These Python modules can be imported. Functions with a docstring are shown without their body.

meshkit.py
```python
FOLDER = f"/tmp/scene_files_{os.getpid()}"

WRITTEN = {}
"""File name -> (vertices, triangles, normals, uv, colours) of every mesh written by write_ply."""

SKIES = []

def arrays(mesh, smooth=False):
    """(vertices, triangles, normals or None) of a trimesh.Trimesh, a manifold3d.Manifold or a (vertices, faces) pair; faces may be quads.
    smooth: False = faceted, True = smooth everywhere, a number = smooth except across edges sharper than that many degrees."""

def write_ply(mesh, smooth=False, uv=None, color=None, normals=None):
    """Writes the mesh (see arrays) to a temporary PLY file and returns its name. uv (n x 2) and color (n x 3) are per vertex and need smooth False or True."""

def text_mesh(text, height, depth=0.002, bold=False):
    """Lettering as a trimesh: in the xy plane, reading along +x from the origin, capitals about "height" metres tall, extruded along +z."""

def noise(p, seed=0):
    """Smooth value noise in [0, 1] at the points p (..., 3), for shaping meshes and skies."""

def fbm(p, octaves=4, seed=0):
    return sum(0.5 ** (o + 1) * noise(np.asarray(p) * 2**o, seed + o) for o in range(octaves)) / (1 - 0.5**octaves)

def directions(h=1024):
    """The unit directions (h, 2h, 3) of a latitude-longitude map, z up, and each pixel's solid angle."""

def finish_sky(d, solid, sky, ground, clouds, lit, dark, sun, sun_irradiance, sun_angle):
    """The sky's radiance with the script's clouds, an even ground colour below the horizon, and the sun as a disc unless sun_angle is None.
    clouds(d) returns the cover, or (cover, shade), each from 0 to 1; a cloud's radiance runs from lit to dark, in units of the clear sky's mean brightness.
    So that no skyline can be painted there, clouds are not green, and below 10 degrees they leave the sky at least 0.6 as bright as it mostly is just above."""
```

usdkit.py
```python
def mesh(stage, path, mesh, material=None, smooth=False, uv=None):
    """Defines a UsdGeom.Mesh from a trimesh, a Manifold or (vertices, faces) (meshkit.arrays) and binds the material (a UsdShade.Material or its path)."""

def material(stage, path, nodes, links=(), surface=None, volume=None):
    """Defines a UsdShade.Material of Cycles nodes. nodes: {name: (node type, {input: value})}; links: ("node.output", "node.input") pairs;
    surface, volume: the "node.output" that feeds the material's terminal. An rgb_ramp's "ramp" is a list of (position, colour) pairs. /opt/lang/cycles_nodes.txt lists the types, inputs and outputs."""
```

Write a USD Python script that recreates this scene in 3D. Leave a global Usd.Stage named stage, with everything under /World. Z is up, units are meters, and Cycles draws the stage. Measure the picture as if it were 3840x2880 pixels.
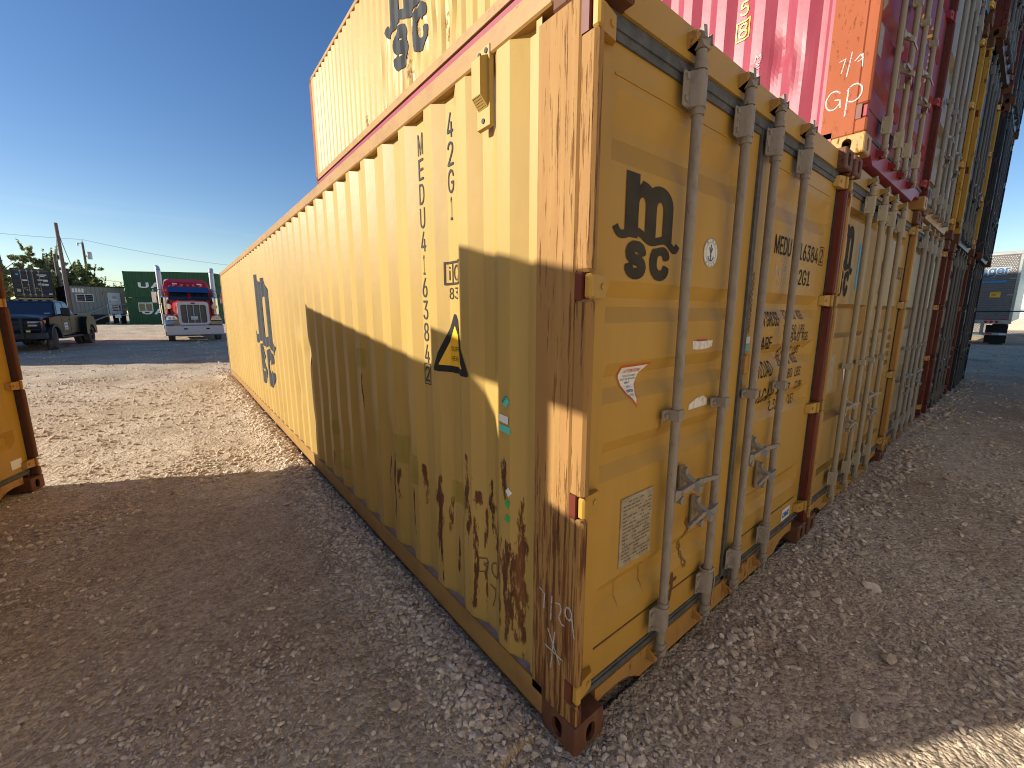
import math, random, glob, numpy as np, trimesh, manifold3d, usdkit, meshkit
from pxr import Usd, UsdGeom, UsdLux, UsdShade, Gf, Sdf, Vt
import shapely
from shapely import affinity, box as sbox, union_all, Polygon, LineString, Point, MultiPolygon

stage = Usd.Stage.CreateInMemory()
UsdGeom.SetStageUpAxis(stage, 'Z')
UsdGeom.Xform.Define(stage, '/World')
UsdGeom.Scope.Define(stage, '/World/Looks')
rng = np.random.default_rng(7)

# ------------------------------------------------------------------ camera, sky, sun
CAM = np.array([-0.9608, -0.8319, 1.6017])
YAW, PITCH, ROLL = 0.676189, -0.170317, 0.00092
FPX = 1548.1
cam = UsdGeom.Camera.Define(stage, '/World/camera')
cam.CreateHorizontalApertureAttr(36.0)
cam.CreateVerticalApertureAttr(27.0)
cam.CreateFocalLengthAttr(36.0 * FPX / 3840)
cam.CreateClippingRangeAttr((0.05, 5000))
cam.CreateExposureAttr(1.06)
fw = np.array([math.sin(YAW) * math.cos(PITCH), math.cos(YAW) * math.cos(PITCH), math.sin(PITCH)])
rt = np.cross(fw, [0, 0, 1]); rt /= np.linalg.norm(rt); up = np.cross(rt, fw)
c_, s_ = math.cos(ROLL), math.sin(ROLL)
rt, up = c_ * rt + s_ * up, -s_ * rt + c_ * up
M4 = np.eye(4); M4[0, :3] = rt; M4[1, :3] = up; M4[2, :3] = -fw; M4[3, :3] = CAM
UsdGeom.Xformable(cam).AddTransformOp().Set(Gf.Matrix4d(*M4.ravel().tolist()))

SUN_EL = math.radians(20.5)
SH = np.array([-0.880, 0.475]); SH /= np.linalg.norm(SH)             # horizontal direction towards the sun
SUN = np.array([SH[0] * math.cos(SUN_EL), SH[1] * math.cos(SUN_EL), math.sin(SUN_EL)])
sun = UsdLux.DistantLight.Define(stage, '/World/sun')
sun.CreateIntensityAttr(1.0); sun.CreateNormalizeAttr(True); sun.CreateAngleAttr(0.55)
sun.CreateColorAttr(Gf.Vec3f(1.0, 0.93, 0.82))
zx = SUN; xx = np.cross([0, 0, 1], zx); xx /= np.linalg.norm(xx); yx = np.cross(zx, xx)
S4 = np.eye(4); S4[0, :3] = xx; S4[1, :3] = yx; S4[2, :3] = zx
UsdGeom.Xformable(sun).AddTransformOp().Set(Gf.Matrix4d(*S4.ravel().tolist()))
sky = UsdLux.DomeLight.Define(stage, '/World/sky')
skym = usdkit.material(stage, '/World/Looks/sky', {
    'sky': ('sky_texture', {'sky_type': 'single_scattering', 'sun_disc': False, 'sun_elevation': SUN_EL,
                            'sun_rotation': math.atan2(SUN[0], SUN[1]), 'altitude': 250.0, 'air_density': 1.0,
                            'aerosol_density': 0.3, 'ozone_density': 1.2}),
    'tc': ('texture_coordinate', {}),
    'sep': ('separate_xyz', {}),
    'map': ('mapping', {'scale': (2.2, 2.2, 22.0)}),
    'n': ('noise_texture', {'scale': 1.6, 'detail': 5.0, 'roughness': 0.55}),
    'rmp': ('rgb_ramp', {'ramp': [(0, (0, 0, 0)), (0.55, (0, 0, 0)), (0.72, (.14, .14, .14)), (1, (.22, .22, .22))]}),
    'band': ('rgb_ramp', {'ramp': [(0, (1, 1, 1)), (0.10, (1, 1, 1)), (0.2, (0, 0, 0)), (1, (0, 0, 0))]}),
    'mul': ('mix_color', {'blend_type': 'multiply', 'fac': 1.0}),
    'bw': ('rgb_to_bw', {}),
    'mx': ('mix_color', {'b': (6.5, 6.8, 7.2), 'use_clamp': False}), 'hs': ('hsv', {'saturation': 1.30, 'hue': 0.511}),
    'bg': ('background_shader', {'strength': 0.070})},
    [('tc.generated', 'map.vector'), ('tc.generated', 'sep.vector'), ('map.vector', 'n.vector'), ('n.fac', 'rmp.fac'),
     ('sep.z', 'band.fac'), ('rmp.color', 'mul.a'), ('band.color', 'mul.b'), ('mul.result', 'bw.color'),
     ('bw.val', 'mx.fac'), ('sky.color', 'hs.color'), ('hs.color', 'mx.a'), ('mx.result', 'bg.color')], surface='bg.background')
UsdShade.MaterialBindingAPI.Apply(sky.GetPrim()).Bind(skym)

# ------------------------------------------------------------------ materials
LK = '/World/Looks/'
def plain(name, col, rough=0.6, metal=0.0, var=0.12, scale=6.0, bump=0.0, bscale=60.0, coat=0.0, spec=0.5, stretch=(1, 1, 1)):
    a = tuple(c * (1 - var) for c in col); b = tuple(min(1, c * (1 + var)) for c in col)
    nodes = {'g': ('geometry', {}), 'm': ('mapping', {'scale': stretch}), 'n': ('noise_texture', {'scale': scale, 'detail': 5.0, 'roughness': 0.6}),
             'r': ('rgb_ramp', {'ramp': [(0.3, a), (0.7, b)]}),
             'p': ('principled_bsdf', {'roughness': rough, 'metallic': metal, 'coat_weight': coat, 'specular_ior_level': spec})}
    links = [('g.position', 'm.vector'), ('m.vector', 'n.vector'), ('n.fac', 'r.fac'), ('r.color', 'p.base_color')]
    if bump:
        nodes['n2'] = ('noise_texture', {'scale': bscale, 'detail': 4.0}); nodes['b'] = ('bump', {'strength': 1.0, 'distance': bump})
        links += [('m.vector', 'n2.vector'), ('n2.fac', 'b.height'), ('b.normal', 'p.normal')]
    return usdkit.material(stage, LK + name, nodes, links, surface='p.BSDF')

def paint(name, col, rust=0.3, rcol=(0.14, 0.05, 0.022), rough=0.45, streak=(14, 14, 1.6), fine=(60, 60, 9), low=0.0, chips=0.0, dirt=(0.20, 0.14, 0.09), dirtamt=0.25, bump=0.0012, attr=0.0, spec=0.24):
    """weathered steel paint: soft tone drift, vertical dirt streaks, rust spots and runs, chips"""
    t = 0.78 - 0.30 * rust
    nodes = {'g': ('geometry', {}),
        'm0': ('mapping', {'scale': (1.0, 1.0, 0.55)}), 'n0': ('noise_texture', {'scale': 1.3, 'detail': 3.0, 'roughness': 0.6}),
        'r0': ('rgb_ramp', {'ramp': [(0.25, tuple(c * 0.88 for c in col)), (0.5, col), (0.8, tuple(min(1, c * 1.1 + 0.01) for c in col))]}),
        'm1': ('mapping', {'scale': streak}), 'n1': ('noise_texture', {'scale': 1.0, 'detail': 4.0, 'roughness': 0.65}),
        'rd': ('rgb_ramp', {'ramp': [(0.48, (0, 0, 0)), (0.8, (dirtamt,) * 3)]}),
        'mixd': ('mix_color', {'b': dirt}), 'bwd': ('rgb_to_bw', {}),
        'm2': ('mapping', {'scale': fine}), 'n2': ('noise_texture', {'scale': 1.0, 'detail': 5.0, 'roughness': 0.7}),
        'nl': ('noise_texture', {'scale': 1.1, 'detail': 3.0}),
        'add': ('math', {'math_type': 'multiply_add', 'value2': 0.45}),
        'rr': ('rgb_ramp', {'ramp': [(t, (0, 0, 0)), (t + 0.05, (0.75,) * 3), (t + 0.12, (1, 1, 1))]}), 'bwr': ('rgb_to_bw', {}),
        'rc': ('rgb_ramp', {'ramp': [(0.3, tuple(c * 0.45 for c in rcol)), (0.55, rcol), (0.75, (rcol[0] * 2.2, rcol[1] * 2.0, rcol[2] * 1.6))]}),
        'mixr': ('mix_color', {}),
        'rgh': ('map_range', {'from_min': 0.0, 'from_max': 1.0, 'to_min': rough, 'to_max': 0.85}),
        'nb': ('noise_texture', {'scale': 9.0, 'detail': 2.0}), 'nbm': ('math', {'math_type': 'multiply_add', 'value2': -0.5}), 'b': ('bump', {'strength': 1.0, 'distance': bump}),
        'p': ('principled_bsdf', {'roughness': rough, 'specular_ior_level': spec})}
    links = [('g.position', 'm0.vector'), ('m0.vector', 'n0.vector'), ('n0.fac', 'r0.fac'),
        ('g.position', 'm1.vector'), ('m1.vector', 'n1.vector'), ('n1.fac', 'rd.fac'), ('rd.color', 'bwd.color'), ('bwd.val', 'mixd.fac'), ('r0.color', 'mixd.a'),
        ('g.position', 'm2.vector'), ('m2.vector', 'n2.vector'), ('g.position', 'nl.vector'), ('nl.fac', 'add.value1'), ('n2.fac', 'add.value3'),
        ('rr.color', 'bwr.color'), ('bwr.val', 'mixr.fac'), ('mixd.result', 'mixr.a'), ('rc.color', 'mixr.b'), ('n1.fac', 'rc.fac'),
        ('bwr.val', 'rgh.value'), ('rgh.result', 'p.roughness'),
        ('g.position', 'nb.vector'), ('bwr.val', 'nbm.value1'), ('nb.fac', 'nbm.value3'), ('nbm.value', 'b.height'), ('b.normal', 'p.normal'), ('mixr.result', 'p.base_color')]
    nodes['sub'] = ('math', {'math_type': 'subtract', 'value2': 0.225}); links += [('add.value', 'sub.value1')]
    src = 'sub.value'
    if low:                                                              # more rust near the ground
        nodes['sz'] = ('separate_xyz', {}); nodes['zl'] = ('map_range', {'from_min': 0.1, 'from_max': 1.2, 'to_min': low, 'to_max': 0.0, 'clamp': True})
        nodes['ad2'] = ('math', {'math_type': 'add'})
        links += [('g.position', 'sz.vector'), ('sz.z', 'zl.value'), (src, 'ad2.value1'), ('zl.result', 'ad2.value2')]
        src = 'ad2.value'
    if attr:                                                              # rust weights stored on the mesh
        nodes['at'] = ('attribute', {'attribute': 'rust'}); nodes['ad3'] = ('math', {'math_type': 'multiply_add', 'value2': attr})
        links += [('at.fac', 'ad3.value1'), (src, 'ad3.value3')]; src = 'ad3.value'
    links += [(src, 'rr.fac')]
    return usdkit.material(stage, LK + name, nodes, links, surface='p.BSDF')

def stain(name, col, scale=(26, 26, 3.2), lo=0.40, hi=0.62, top=1.0, rough=0.8):
    """paint-thin mark whose ragged outline comes from a cut-out noise"""
    return usdkit.material(stage, LK + name, {'g': ('geometry', {}), 'm': ('mapping', {'scale': scale}), 'n': ('noise_texture', {'scale': 1.0, 'detail': 7.0, 'roughness': 0.65}),
        'r': ('rgb_ramp', {'ramp': [(lo, (0, 0, 0)), (hi, (top,) * 3)]}), 'bw': ('rgb_to_bw', {}),
        'c': ('rgb_ramp', {'ramp': [(0.35, tuple(c * 1.6 for c in col)), (0.6, col), (0.75, tuple(c * 0.5 for c in col))]}),
        'p': ('principled_bsdf', {'roughness': rough}), 't': ('transparent_bsdf', {'color': (1, 1, 1)}), 'x': ('mix_closure', {})},
        [('g.position', 'm.vector'), ('m.vector', 'n.vector'), ('n.fac', 'r.fac'), ('r.color', 'bw.color'), ('bw.val', 'x.fac'), ('t.BSDF', 'x.closure1'), ('p.BSDF', 'x.closure2'), ('n.fac', 'c.fac'), ('c.color', 'p.base_color')], surface='x.closure')

YEL = (0.45, 0.258, 0.046)
M = {
 'yellow': paint('container_yellow', YEL, rust=0.10, low=0.05, dirtamt=0.16),
 'yellow_side': paint('container_yellow_side', (0.42, 0.272, 0.072), rust=0.13, low=0.03, dirtamt=0.20),
 'yellow_worn': paint('rust_streaked_yellow_side', (0.42, 0.272, 0.072), rust=0.16, low=0.03, dirtamt=0.22, attr=0.34, fine=(46, 46, 12), rcol=(0.13, 0.05, 0.02)),
 'yellow_post': paint('scraped_yellow_post', (0.31, 0.165, 0.055), rust=0.80, streak=(26, 26, 1.0), fine=(85, 60, 3.2), low=0.10, dirtamt=0.9, dirt=(0.37, 0.22, 0.075), rcol=(0.12, 0.045, 0.02), rough=0.65, bump=0.003, spec=0.12),
 'yellow_rail': paint('faded_yellow_rail', (0.34, 0.19, 0.055), rust=0.42, streak=(9, 5, 9), fine=(30, 22, 30), rcol=(0.17, 0.075, 0.045), dirtamt=0.8, dirt=(0.22, 0.10, 0.045)),
 'tan': paint('container_tan', (0.37, 0.225, 0.058), rust=0.16, dirtamt=0.25),
 'beige': paint('container_beige_grey', (0.30, 0.24, 0.15), rust=0.22, dirtamt=0.3),
 'deep_yellow': paint('container_deep_yellow', (0.42, 0.235, 0.025), rust=0.25, low=0.05, dirtamt=0.3),
 'red': paint('container_red', (0.27, 0.048, 0.068), rust=0.16, rcol=(0.20, 0.05, 0.03), dirtamt=0.2, dirt=(0.32, 0.13, 0.14), rough=0.38),
 'red_post': paint('scraped_red_post', (0.29, 0.080, 0.032), rust=0.55, fine=(40, 40, 14), rcol=(0.20, 0.08, 0.04), dirtamt=0.3, dirt=(0.30, 0.11, 0.06), bump=0.003, rough=0.65, spec=0.12),
 'red_door': paint('container_red_door', (0.24, 0.022, 0.022), rust=0.15, dirtamt=0.2),
 'pale': paint('container_pale_cream', (0.48, 0.44, 0.37), rust=0.15, dirtamt=0.2),
 'brown': paint('container_brown', (0.075, 0.035, 0.025), rust=0.3, dirtamt=0.2),
 'slate': paint('container_slate_grey', (0.055, 0.06, 0.066), rust=0.25, dirtamt=0.3),
 'charcoal': paint('container_charcoal', (0.028, 0.029, 0.034), rust=0.12, dirtamt=0.2, dirt=(.1, .1, .1)),
 'green': paint('container_green', (0.018, 0.072, 0.026), rust=0.12, dirtamt=0.3, dirt=(0.07, 0.15, 0.08)),
 'rust': paint('rusty_steel', (0.13, 0.052, 0.026), rust=0.5, rcol=(0.06, 0.022, 0.012), fine=(45, 45, 30), dirtamt=0.5, dirt=(0.25, 0.13, 0.06), rough=0.7, bump=0.003),
 'rust_yellow': paint('rusty_yellow', (0.42, 0.22, 0.055), rust=0.6, fine=(30, 30, 10), rcol=(0.15, 0.05, 0.02), dirtamt=0.4, bump=0.003),
 'rust_red': paint('rusty_dark_red', (0.13, 0.028, 0.016), rust=0.5, fine=(30, 30, 6), rcol=(0.05, 0.018, 0.012), dirtamt=0.3),
 'orange_post': paint('rusty_orange_post', (0.50, 0.27, 0.03), rust=0.5, fine=(24, 24, 9), rcol=(0.09, 0.035, 0.02), dirtamt=0.3),
 'primer': plain('grey_primer', (0.36, 0.26, 0.23), 0.7, var=0.2, scale=14),
 'galv': paint('galvanised_steel', (0.275, 0.235, 0.185), rust=0.34, rcol=(0.15, 0.10, 0.065), streak=(34, 34, 14), fine=(60, 60, 22), dirtamt=0.85, dirt=(0.15, 0.125, 0.095), rough=0.5),
 'rod_cream': paint('cream_lock_rod', (0.36, 0.30, 0.20), rust=0.25, streak=(30, 30, 5), fine=(60, 60, 30), dirtamt=0.5, dirt=(0.22, 0.18, 0.12)),
 'rod_white': paint('chalky_lock_rod', (0.27, 0.25, 0.215), rust=0.22, streak=(30, 30, 5), fine=(60, 60, 30), dirtamt=0.5, dirt=(0.17, 0.16, 0.15)),
 'rod_dim': paint('dull_lock_rod', (0.12, 0.115, 0.105), rust=0.3, streak=(30, 30, 5), dirtamt=0.5, dirt=(.05, .05, .05)),
 'rubber': plain('black_rubber_seal', (0.035, 0.036, 0.036), 0.75, var=0.4, scale=30),
 'gasket_grey': plain('dusty_rubber_seal', (0.085, 0.085, 0.08), 0.75, var=0.4, scale=20),
 'dark': plain('dark_underside', (0.02, 0.018, 0.016), 0.9),
 'ink': plain('faded_black_lettering', (0.050, 0.042, 0.028), 0.65, var=0.25, scale=12, spec=0.12),
 'ink_grey': plain('faded_grey_lettering', (0.055, 0.058, 0.062), 0.75, var=0.2, scale=9, stretch=(1, 1, .3), spec=0.08),
 'black': plain('black_lettering', (0.022, 0.022, 0.022), 0.65, spec=0.12),
 'white': plain('white_sticker', (0.70, 0.69, 0.66), 0.5, var=0.06),
 'cream': plain('cream_sticker', (0.72, 0.69, 0.58), 0.45, var=0.05),
 'teal': plain('teal_tape', (0.10, 0.52, 0.42), 0.5, var=0.05),
 'navy': plain('navy_print', (0.03, 0.10, 0.20), 0.5),
 'blue': plain('blue_print', (0.03, 0.12, 0.38), 0.5),
 'sky_blue': plain('bright_blue_print', (0.03, 0.30, 0.62), 0.5),
 'grass': plain('bright_green_tape', (0.03, 0.38, 0.08), 0.5, var=0.05),
 'orange': plain('orange_border', (0.55, 0.10, 0.02), 0.5, var=0.05),
 'warn': plain('warning_yellow', (0.80, 0.44, 0.015), 0.4, var=0.05),
 'lemon': plain('yellow_print', (0.78, 0.62, 0.08), 0.5, var=0.05),
 'plate': plain('dull_metal_plate', (0.33, 0.27, 0.17), 0.5, var=0.25, scale=30),
 'plate_print': plain('worn_plate_print', (0.13, 0.105, 0.07), 0.6, var=.3, scale=30),
 'chalk': stain('white_chalk', (0.42, 0.42, 0.42), scale=(120, 120, 120), lo=0.38, hi=0.5, top=0.9),
 'pencil': plain('brown_scribble', (0.13, 0.075, 0.02), 0.7),
 'rust_stain': stain('rust_stain', (0.17, 0.055, 0.018), lo=0.38, hi=0.60, top=0.95),
 'rust_run': stain('rust_run', (0.26, 0.10, 0.025), scale=(40, 40, 1.5), lo=0.35, hi=0.62, top=0.75),
 'olive': stain('olive_repaint', (0.36, 0.30, 0.035), scale=(3, 3, 2), lo=0.2, hi=0.5, top=0.38, rough=0.5),
 'torn': stain('torn_paper', (0.55, 0.52, 0.45), scale=(60, 60, 20), lo=0.33, hi=0.40, top=1.0),
 'chrome': plain('chrome', (0.62, 0.62, 0.64), 0.12, metal=1.0, var=0.04),
 'satin': plain('satin_bright_metal', (0.50, 0.49, 0.50), 0.35, metal=0.45, var=0.05),
 'blue_chrome': plain('visor_metal', (0.20, 0.27, 0.42), 0.12, metal=1.0, var=0.03),
 'truck_red': plain('glossy_red_paint', (0.38, 0.010, 0.016), 0.3, var=0.05, coat=0.25),
 'truck_black': plain('glossy_black_paint', (0.007, 0.009, 0.018), 0.30, var=0.1, coat=0.0, spec=0.25),
 'truck_side': plain('black_green_paint', (0.012, 0.020, 0.013), 0.30, var=0.5, scale=1.5, spec=0.10),
 'matt_black': plain('matt_black_plastic', (0.018, 0.018, 0.019), 0.6, var=0.2),
 'tyre': plain('dusty_tyre', (0.10, 0.085, 0.075), 0.9, var=0.2, scale=9),
 'glass_dark': plain('dark_glass', (0.012, 0.016, 0.022), 0.05, var=0.1, spec=0.8),
 'lamp_clear': plain('headlamp_lens', (0.55, 0.50, 0.46), 0.15, var=0.35, scale=22),
 'amber': plain('amber_lens', (0.70, 0.14, 0.02), 0.3),
 'red_lens': plain('red_lens', (0.40, 0.015, 0.02), 0.3),
 'grille': plain('grille_mesh', (0.13, 0.105, 0.075), 0.6, var=0.15, scale=40),
 'siding': plain('office_siding', (0.19, 0.185, 0.165), 0.75, var=0.08),
 'trim_white': plain('white_trim', (0.62, 0.62, 0.60), 0.5, var=0.05),
 'door_pale': plain('pale_blue_door', (0.42, 0.46, 0.47), 0.5, var=0.05),
 'wood_pole': plain('weathered_pole_wood', (0.13, 0.085, 0.065), 0.85, var=0.3, scale=4, stretch=(6, 6, .6)),
 'wood_grey': plain('weathered_grey_wood', (0.22, 0.20, 0.17), 0.85, var=0.25, scale=6),
 'wire': plain('cable_black', (0.02, 0.02, 0.025), 0.6),
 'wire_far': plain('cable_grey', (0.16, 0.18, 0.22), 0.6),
 'steel': plain('diamond_plate_steel', (0.20, 0.185, 0.17), 0.4, metal=0.5, var=0.08),
 'trailer_white': plain('trailer_white_paint', (0.42, 0.41, 0.38), 0.4, var=0.08),
 'aluminium': plain('dull_aluminium', (0.38, 0.37, 0.35), 0.4, metal=0.7, var=0.15),
 'trailer_steel': plain('dark_brushed_steel', (0.13, 0.12, 0.11), 0.4, metal=0.3, var=0.1),
 'peach': plain('peach_wall', (0.60, 0.47, 0.36), 0.8, var=0.06),
 'pale_green': plain('pale_green_siding', (0.50, 0.57, 0.52), 0.6, var=0.05),
 'bark': plain('tree_bark', (0.11, 0.085, 0.06), 0.9, var=0.3, scale=10),
}
def leafm(name, cols):
    return usdkit.material(stage, LK + name, {'g': ('geometry', {}), 'wn': ('noise_texture', {'scale': 5.0, 'detail': 2.0}), 'r': ('rgb_ramp', {'ramp': list(zip(np.linspace(.3, .7, len(cols)), cols))}),
        'p': ('principled_bsdf', {'roughness': 0.5}), 't': ('translucent_bsdf', {}), 'x': ('mix_closure', {'fac': 0.55})},
        [('g.position', 'wn.vector'), ('wn.fac', 'r.fac'), ('r.color', 'p.base_color'), ('r.color', 't.color'), ('p.BSDF', 'x.closure1'), ('t.BSDF', 'x.closure2')], surface='x.closure')
M['leaf'] = leafm('grey_green_leaves', [(0.16, 0.18, 0.07), (0.34, 0.36, 0.17), (0.5, 0.5, 0.3)])
M['leaf_dark'] = leafm('dark_leaves', [(0.08, 0.11, 0.03), (0.20, 0.24, 0.08), (0.36, 0.38, 0.14)])

# ------------------------------------------------------------------ geometry helpers
class G:
    def __init__(s): s.v, s.f, s.n = [], [], 0
    def add(s, v, f):
        v = np.asarray(v, float); f = np.asarray(f, int)
        if f.size == 0: return s
        if f.shape[1] == 4: f = np.vstack([f[:, [0, 1, 2]], f[:, [0, 2, 3]]])
        s.v.append(v); s.f.append(f + s.n); s.n += len(v); return s
    def tm(s, m): return s.add(m.vertices, m.faces)
    def mf(s, m):
        q = m.to_mesh(); return s.add(q.vert_properties[:, :3], q.tri_verts)
    def box(s, x0, x1, y0, y1, z0, z1, c=0.0):
        if c:
            P = []
            for sx in (0, 1):
                for sy in (0, 1):
                    for sz in (0, 1):
                        p = np.array([(x0, x1)[sx], (y0, y1)[sy], (z0, z1)[sz]]); d = np.array([(c, -c)[sx], (c, -c)[sy], (c, -c)[sz]])
                        for k in range(3):
                            e = d.copy(); e[k] = 0; P.append(p + e)
            return s.hull(P)
        v = [(x, y, z) for x in (x0, x1) for y in (y0, y1) for z in (z0, z1)]
        return s.add(v, [(0, 1, 3, 2), (4, 6, 7, 5), (0, 4, 5, 1), (2, 3, 7, 6), (0, 2, 6, 4), (1, 5, 7, 3)])
    def hull(s, P): return s.mf(manifold3d.Manifold.hull_points(np.asarray(P, float)))
    def cyl(s, p0, p1, r, n=12, r2=None, cap=True):
        p0, p1 = np.asarray(p0, float), np.asarray(p1, float); r2 = r if r2 is None else r2
        d = (p1 - p0) / np.linalg.norm(p1 - p0); a = np.cross(d, [0, 0, 1] if abs(d[2]) < .9 else [1, 0, 0]); a /= np.linalg.norm(a); b = np.cross(d, a)
        t = np.linspace(0, 2 * np.pi, n, endpoint=False); ring = np.cos(t)[:, None] * a + np.sin(t)[:, None] * b
        v = np.vstack([p0 + ring * r, p1 + ring * r2, [p0], [p1]]); i = np.arange(n); j = (i + 1) % n
        f = np.vstack([np.c_[i, j, j + n], np.c_[i, j + n, i + n]] + ([np.c_[j, i, np.full(n, 2 * n)], np.c_[i + n, j + n, np.full(n, 2 * n + 1)]] if cap else []))
        return s.add(v, f)
    def tube(s, P, r, n=8):
        P = [np.asarray(p, float) for p in P]
        for a, b in zip(P[:-1], P[1:]): s.cyl(a, b, r, n)
        return s
    def prism(s, poly, lo, hi, axis='y'):
        """extrude a shapely polygon; axis y: polygon is (x, z), axis x: (y, z), axis z: (x, y)"""
        for g in getattr(poly, 'geoms', [poly]):
            m = trimesh.creation.extrude_polygon(g, hi - lo, engine='earcut'); v = np.array(m.vertices)
            v = {'y': np.c_[v[:, 0], lo + v[:, 2], v[:, 1]], 'x': np.c_[lo + v[:, 2], v[:, 0], v[:, 1]], 'z': np.c_[v[:, 0], v[:, 1], lo + v[:, 2]]}[axis]
            f = np.array(m.faces)
            if axis == 'y': f = f[:, ::-1]
            s.add(v, f)
        return s
    def lathe(s, prof, axis='z', c=(0, 0, 0), n=24):
        prof = np.asarray(prof, float); t = np.linspace(0, 2 * np.pi, n, endpoint=False); k = len(prof)
        v = np.array([[r * math.cos(a), r * math.sin(a), h] for a in t for r, h in prof])
        v = {'z': v, 'x': v[:, [2, 0, 1]], 'y': v[:, [1, 2, 0]]}[axis] + np.asarray(c)
        f = [(i * k + j, ((i + 1) % n) * k + j, ((i + 1) % n) * k + j + 1, i * k + j + 1) for i in range(n) for j in range(k - 1)]
        return s.add(v, f)
    def tr(s, rot=0.0, t=(0, 0, 0), sc=(1, 1, 1)):
        c, q = math.cos(rot), math.sin(rot); R = np.array([[c, -q, 0], [q, c, 0], [0, 0, 1]])
        s.v = [(v * np.asarray(sc)) @ R.T + np.asarray(t) for v in s.v]
        if np.prod(sc) < 0: s.f = [f[:, ::-1] for f in s.f]
        return s
    def get(s): return np.vstack(s.v), np.vstack(s.f)

used = {}
def fresh(parent, name):
    k = (parent, name); used[k] = used.get(k, -1) + 1
    return parent + '/' + (name if used[k] == 0 else '%s_%03d' % (name, used[k]))
def tag(prim, label=None, cat=None, group=None, kind=None):
    p = prim.GetPrim() if hasattr(prim, 'GetPrim') else prim
    for k, v in (('label', label), ('category', cat), ('group', group), ('kind', kind)):
        if v: p.SetCustomDataByKey(k, v)
    return p
def obj(parent, name, g, mat, smooth=False, label=None, kind=None):
    path = fresh(parent, name)
    me = usdkit.mesh(stage, path, g.get() if isinstance(g, G) else g, M[mat] if isinstance(mat, str) else mat, smooth=smooth)
    tag(me, label, None, None, kind)
    return path
def thing(name, label, cat, loc=(0, 0, 0), rotz=0.0, group=None, kind=None):
    path = fresh('/World', name); x = UsdGeom.Xform.Define(stage, path)
    x.AddTranslateOp().Set(Gf.Vec3d(*map(float, loc)))
    if rotz: x.AddRotateZOp().Set(math.degrees(rotz))
    tag(x, label, cat, group, kind); return path
def copy_of(src, name, label, cat, loc, rotz=0.0, group=None):
    path = thing(name, label, cat, loc, rotz, group)
    p = stage.GetPrimAtPath(path); p.GetReferences().AddInternalReference(src); p.SetInstanceable(True)
    return path

FONT = glob.glob('/opt/blender-*/*/datafiles/fonts/Inter.woff2')[0]
_tx = {}
def text(s, bold=0):
    """lettering as a shapely shape, capitals 1 high, starting at the origin"""
    if (s, bold) in _tx: return _tx[s, bold]
    from PIL import Image, ImageDraw, ImageFont
    ft = ImageFont.truetype(FONT, 96)
    x0, y0, x1, y1 = ft.getbbox(s, anchor='ls', stroke_width=bold)
    im = Image.new('L', (int(x1 - x0 + 8), int(y1 - y0 + 8)))
    ImageDraw.Draw(im).text((4 - x0, 4 - y0), s, 255, font=ft, anchor='ls', stroke_width=bold)
    on = np.pad(np.asarray(im) > 127, ((0, 0), (1, 1))).astype(np.int8)
    rows, st = np.nonzero(np.diff(on, axis=1) == 1); en = np.nonzero(np.diff(on, axis=1) == -1)[1]
    sh = union_all(sbox(st, -rows - 1, en, -rows)).buffer(0.6).buffer(-0.6).simplify(0.6)
    q = 1 / 70.0
    _tx[s, bold] = affinity.affine_transform(sh, [q, 0, 0, q, -4 * q, (4 - y0) * q]); return _tx[s, bold]
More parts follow.
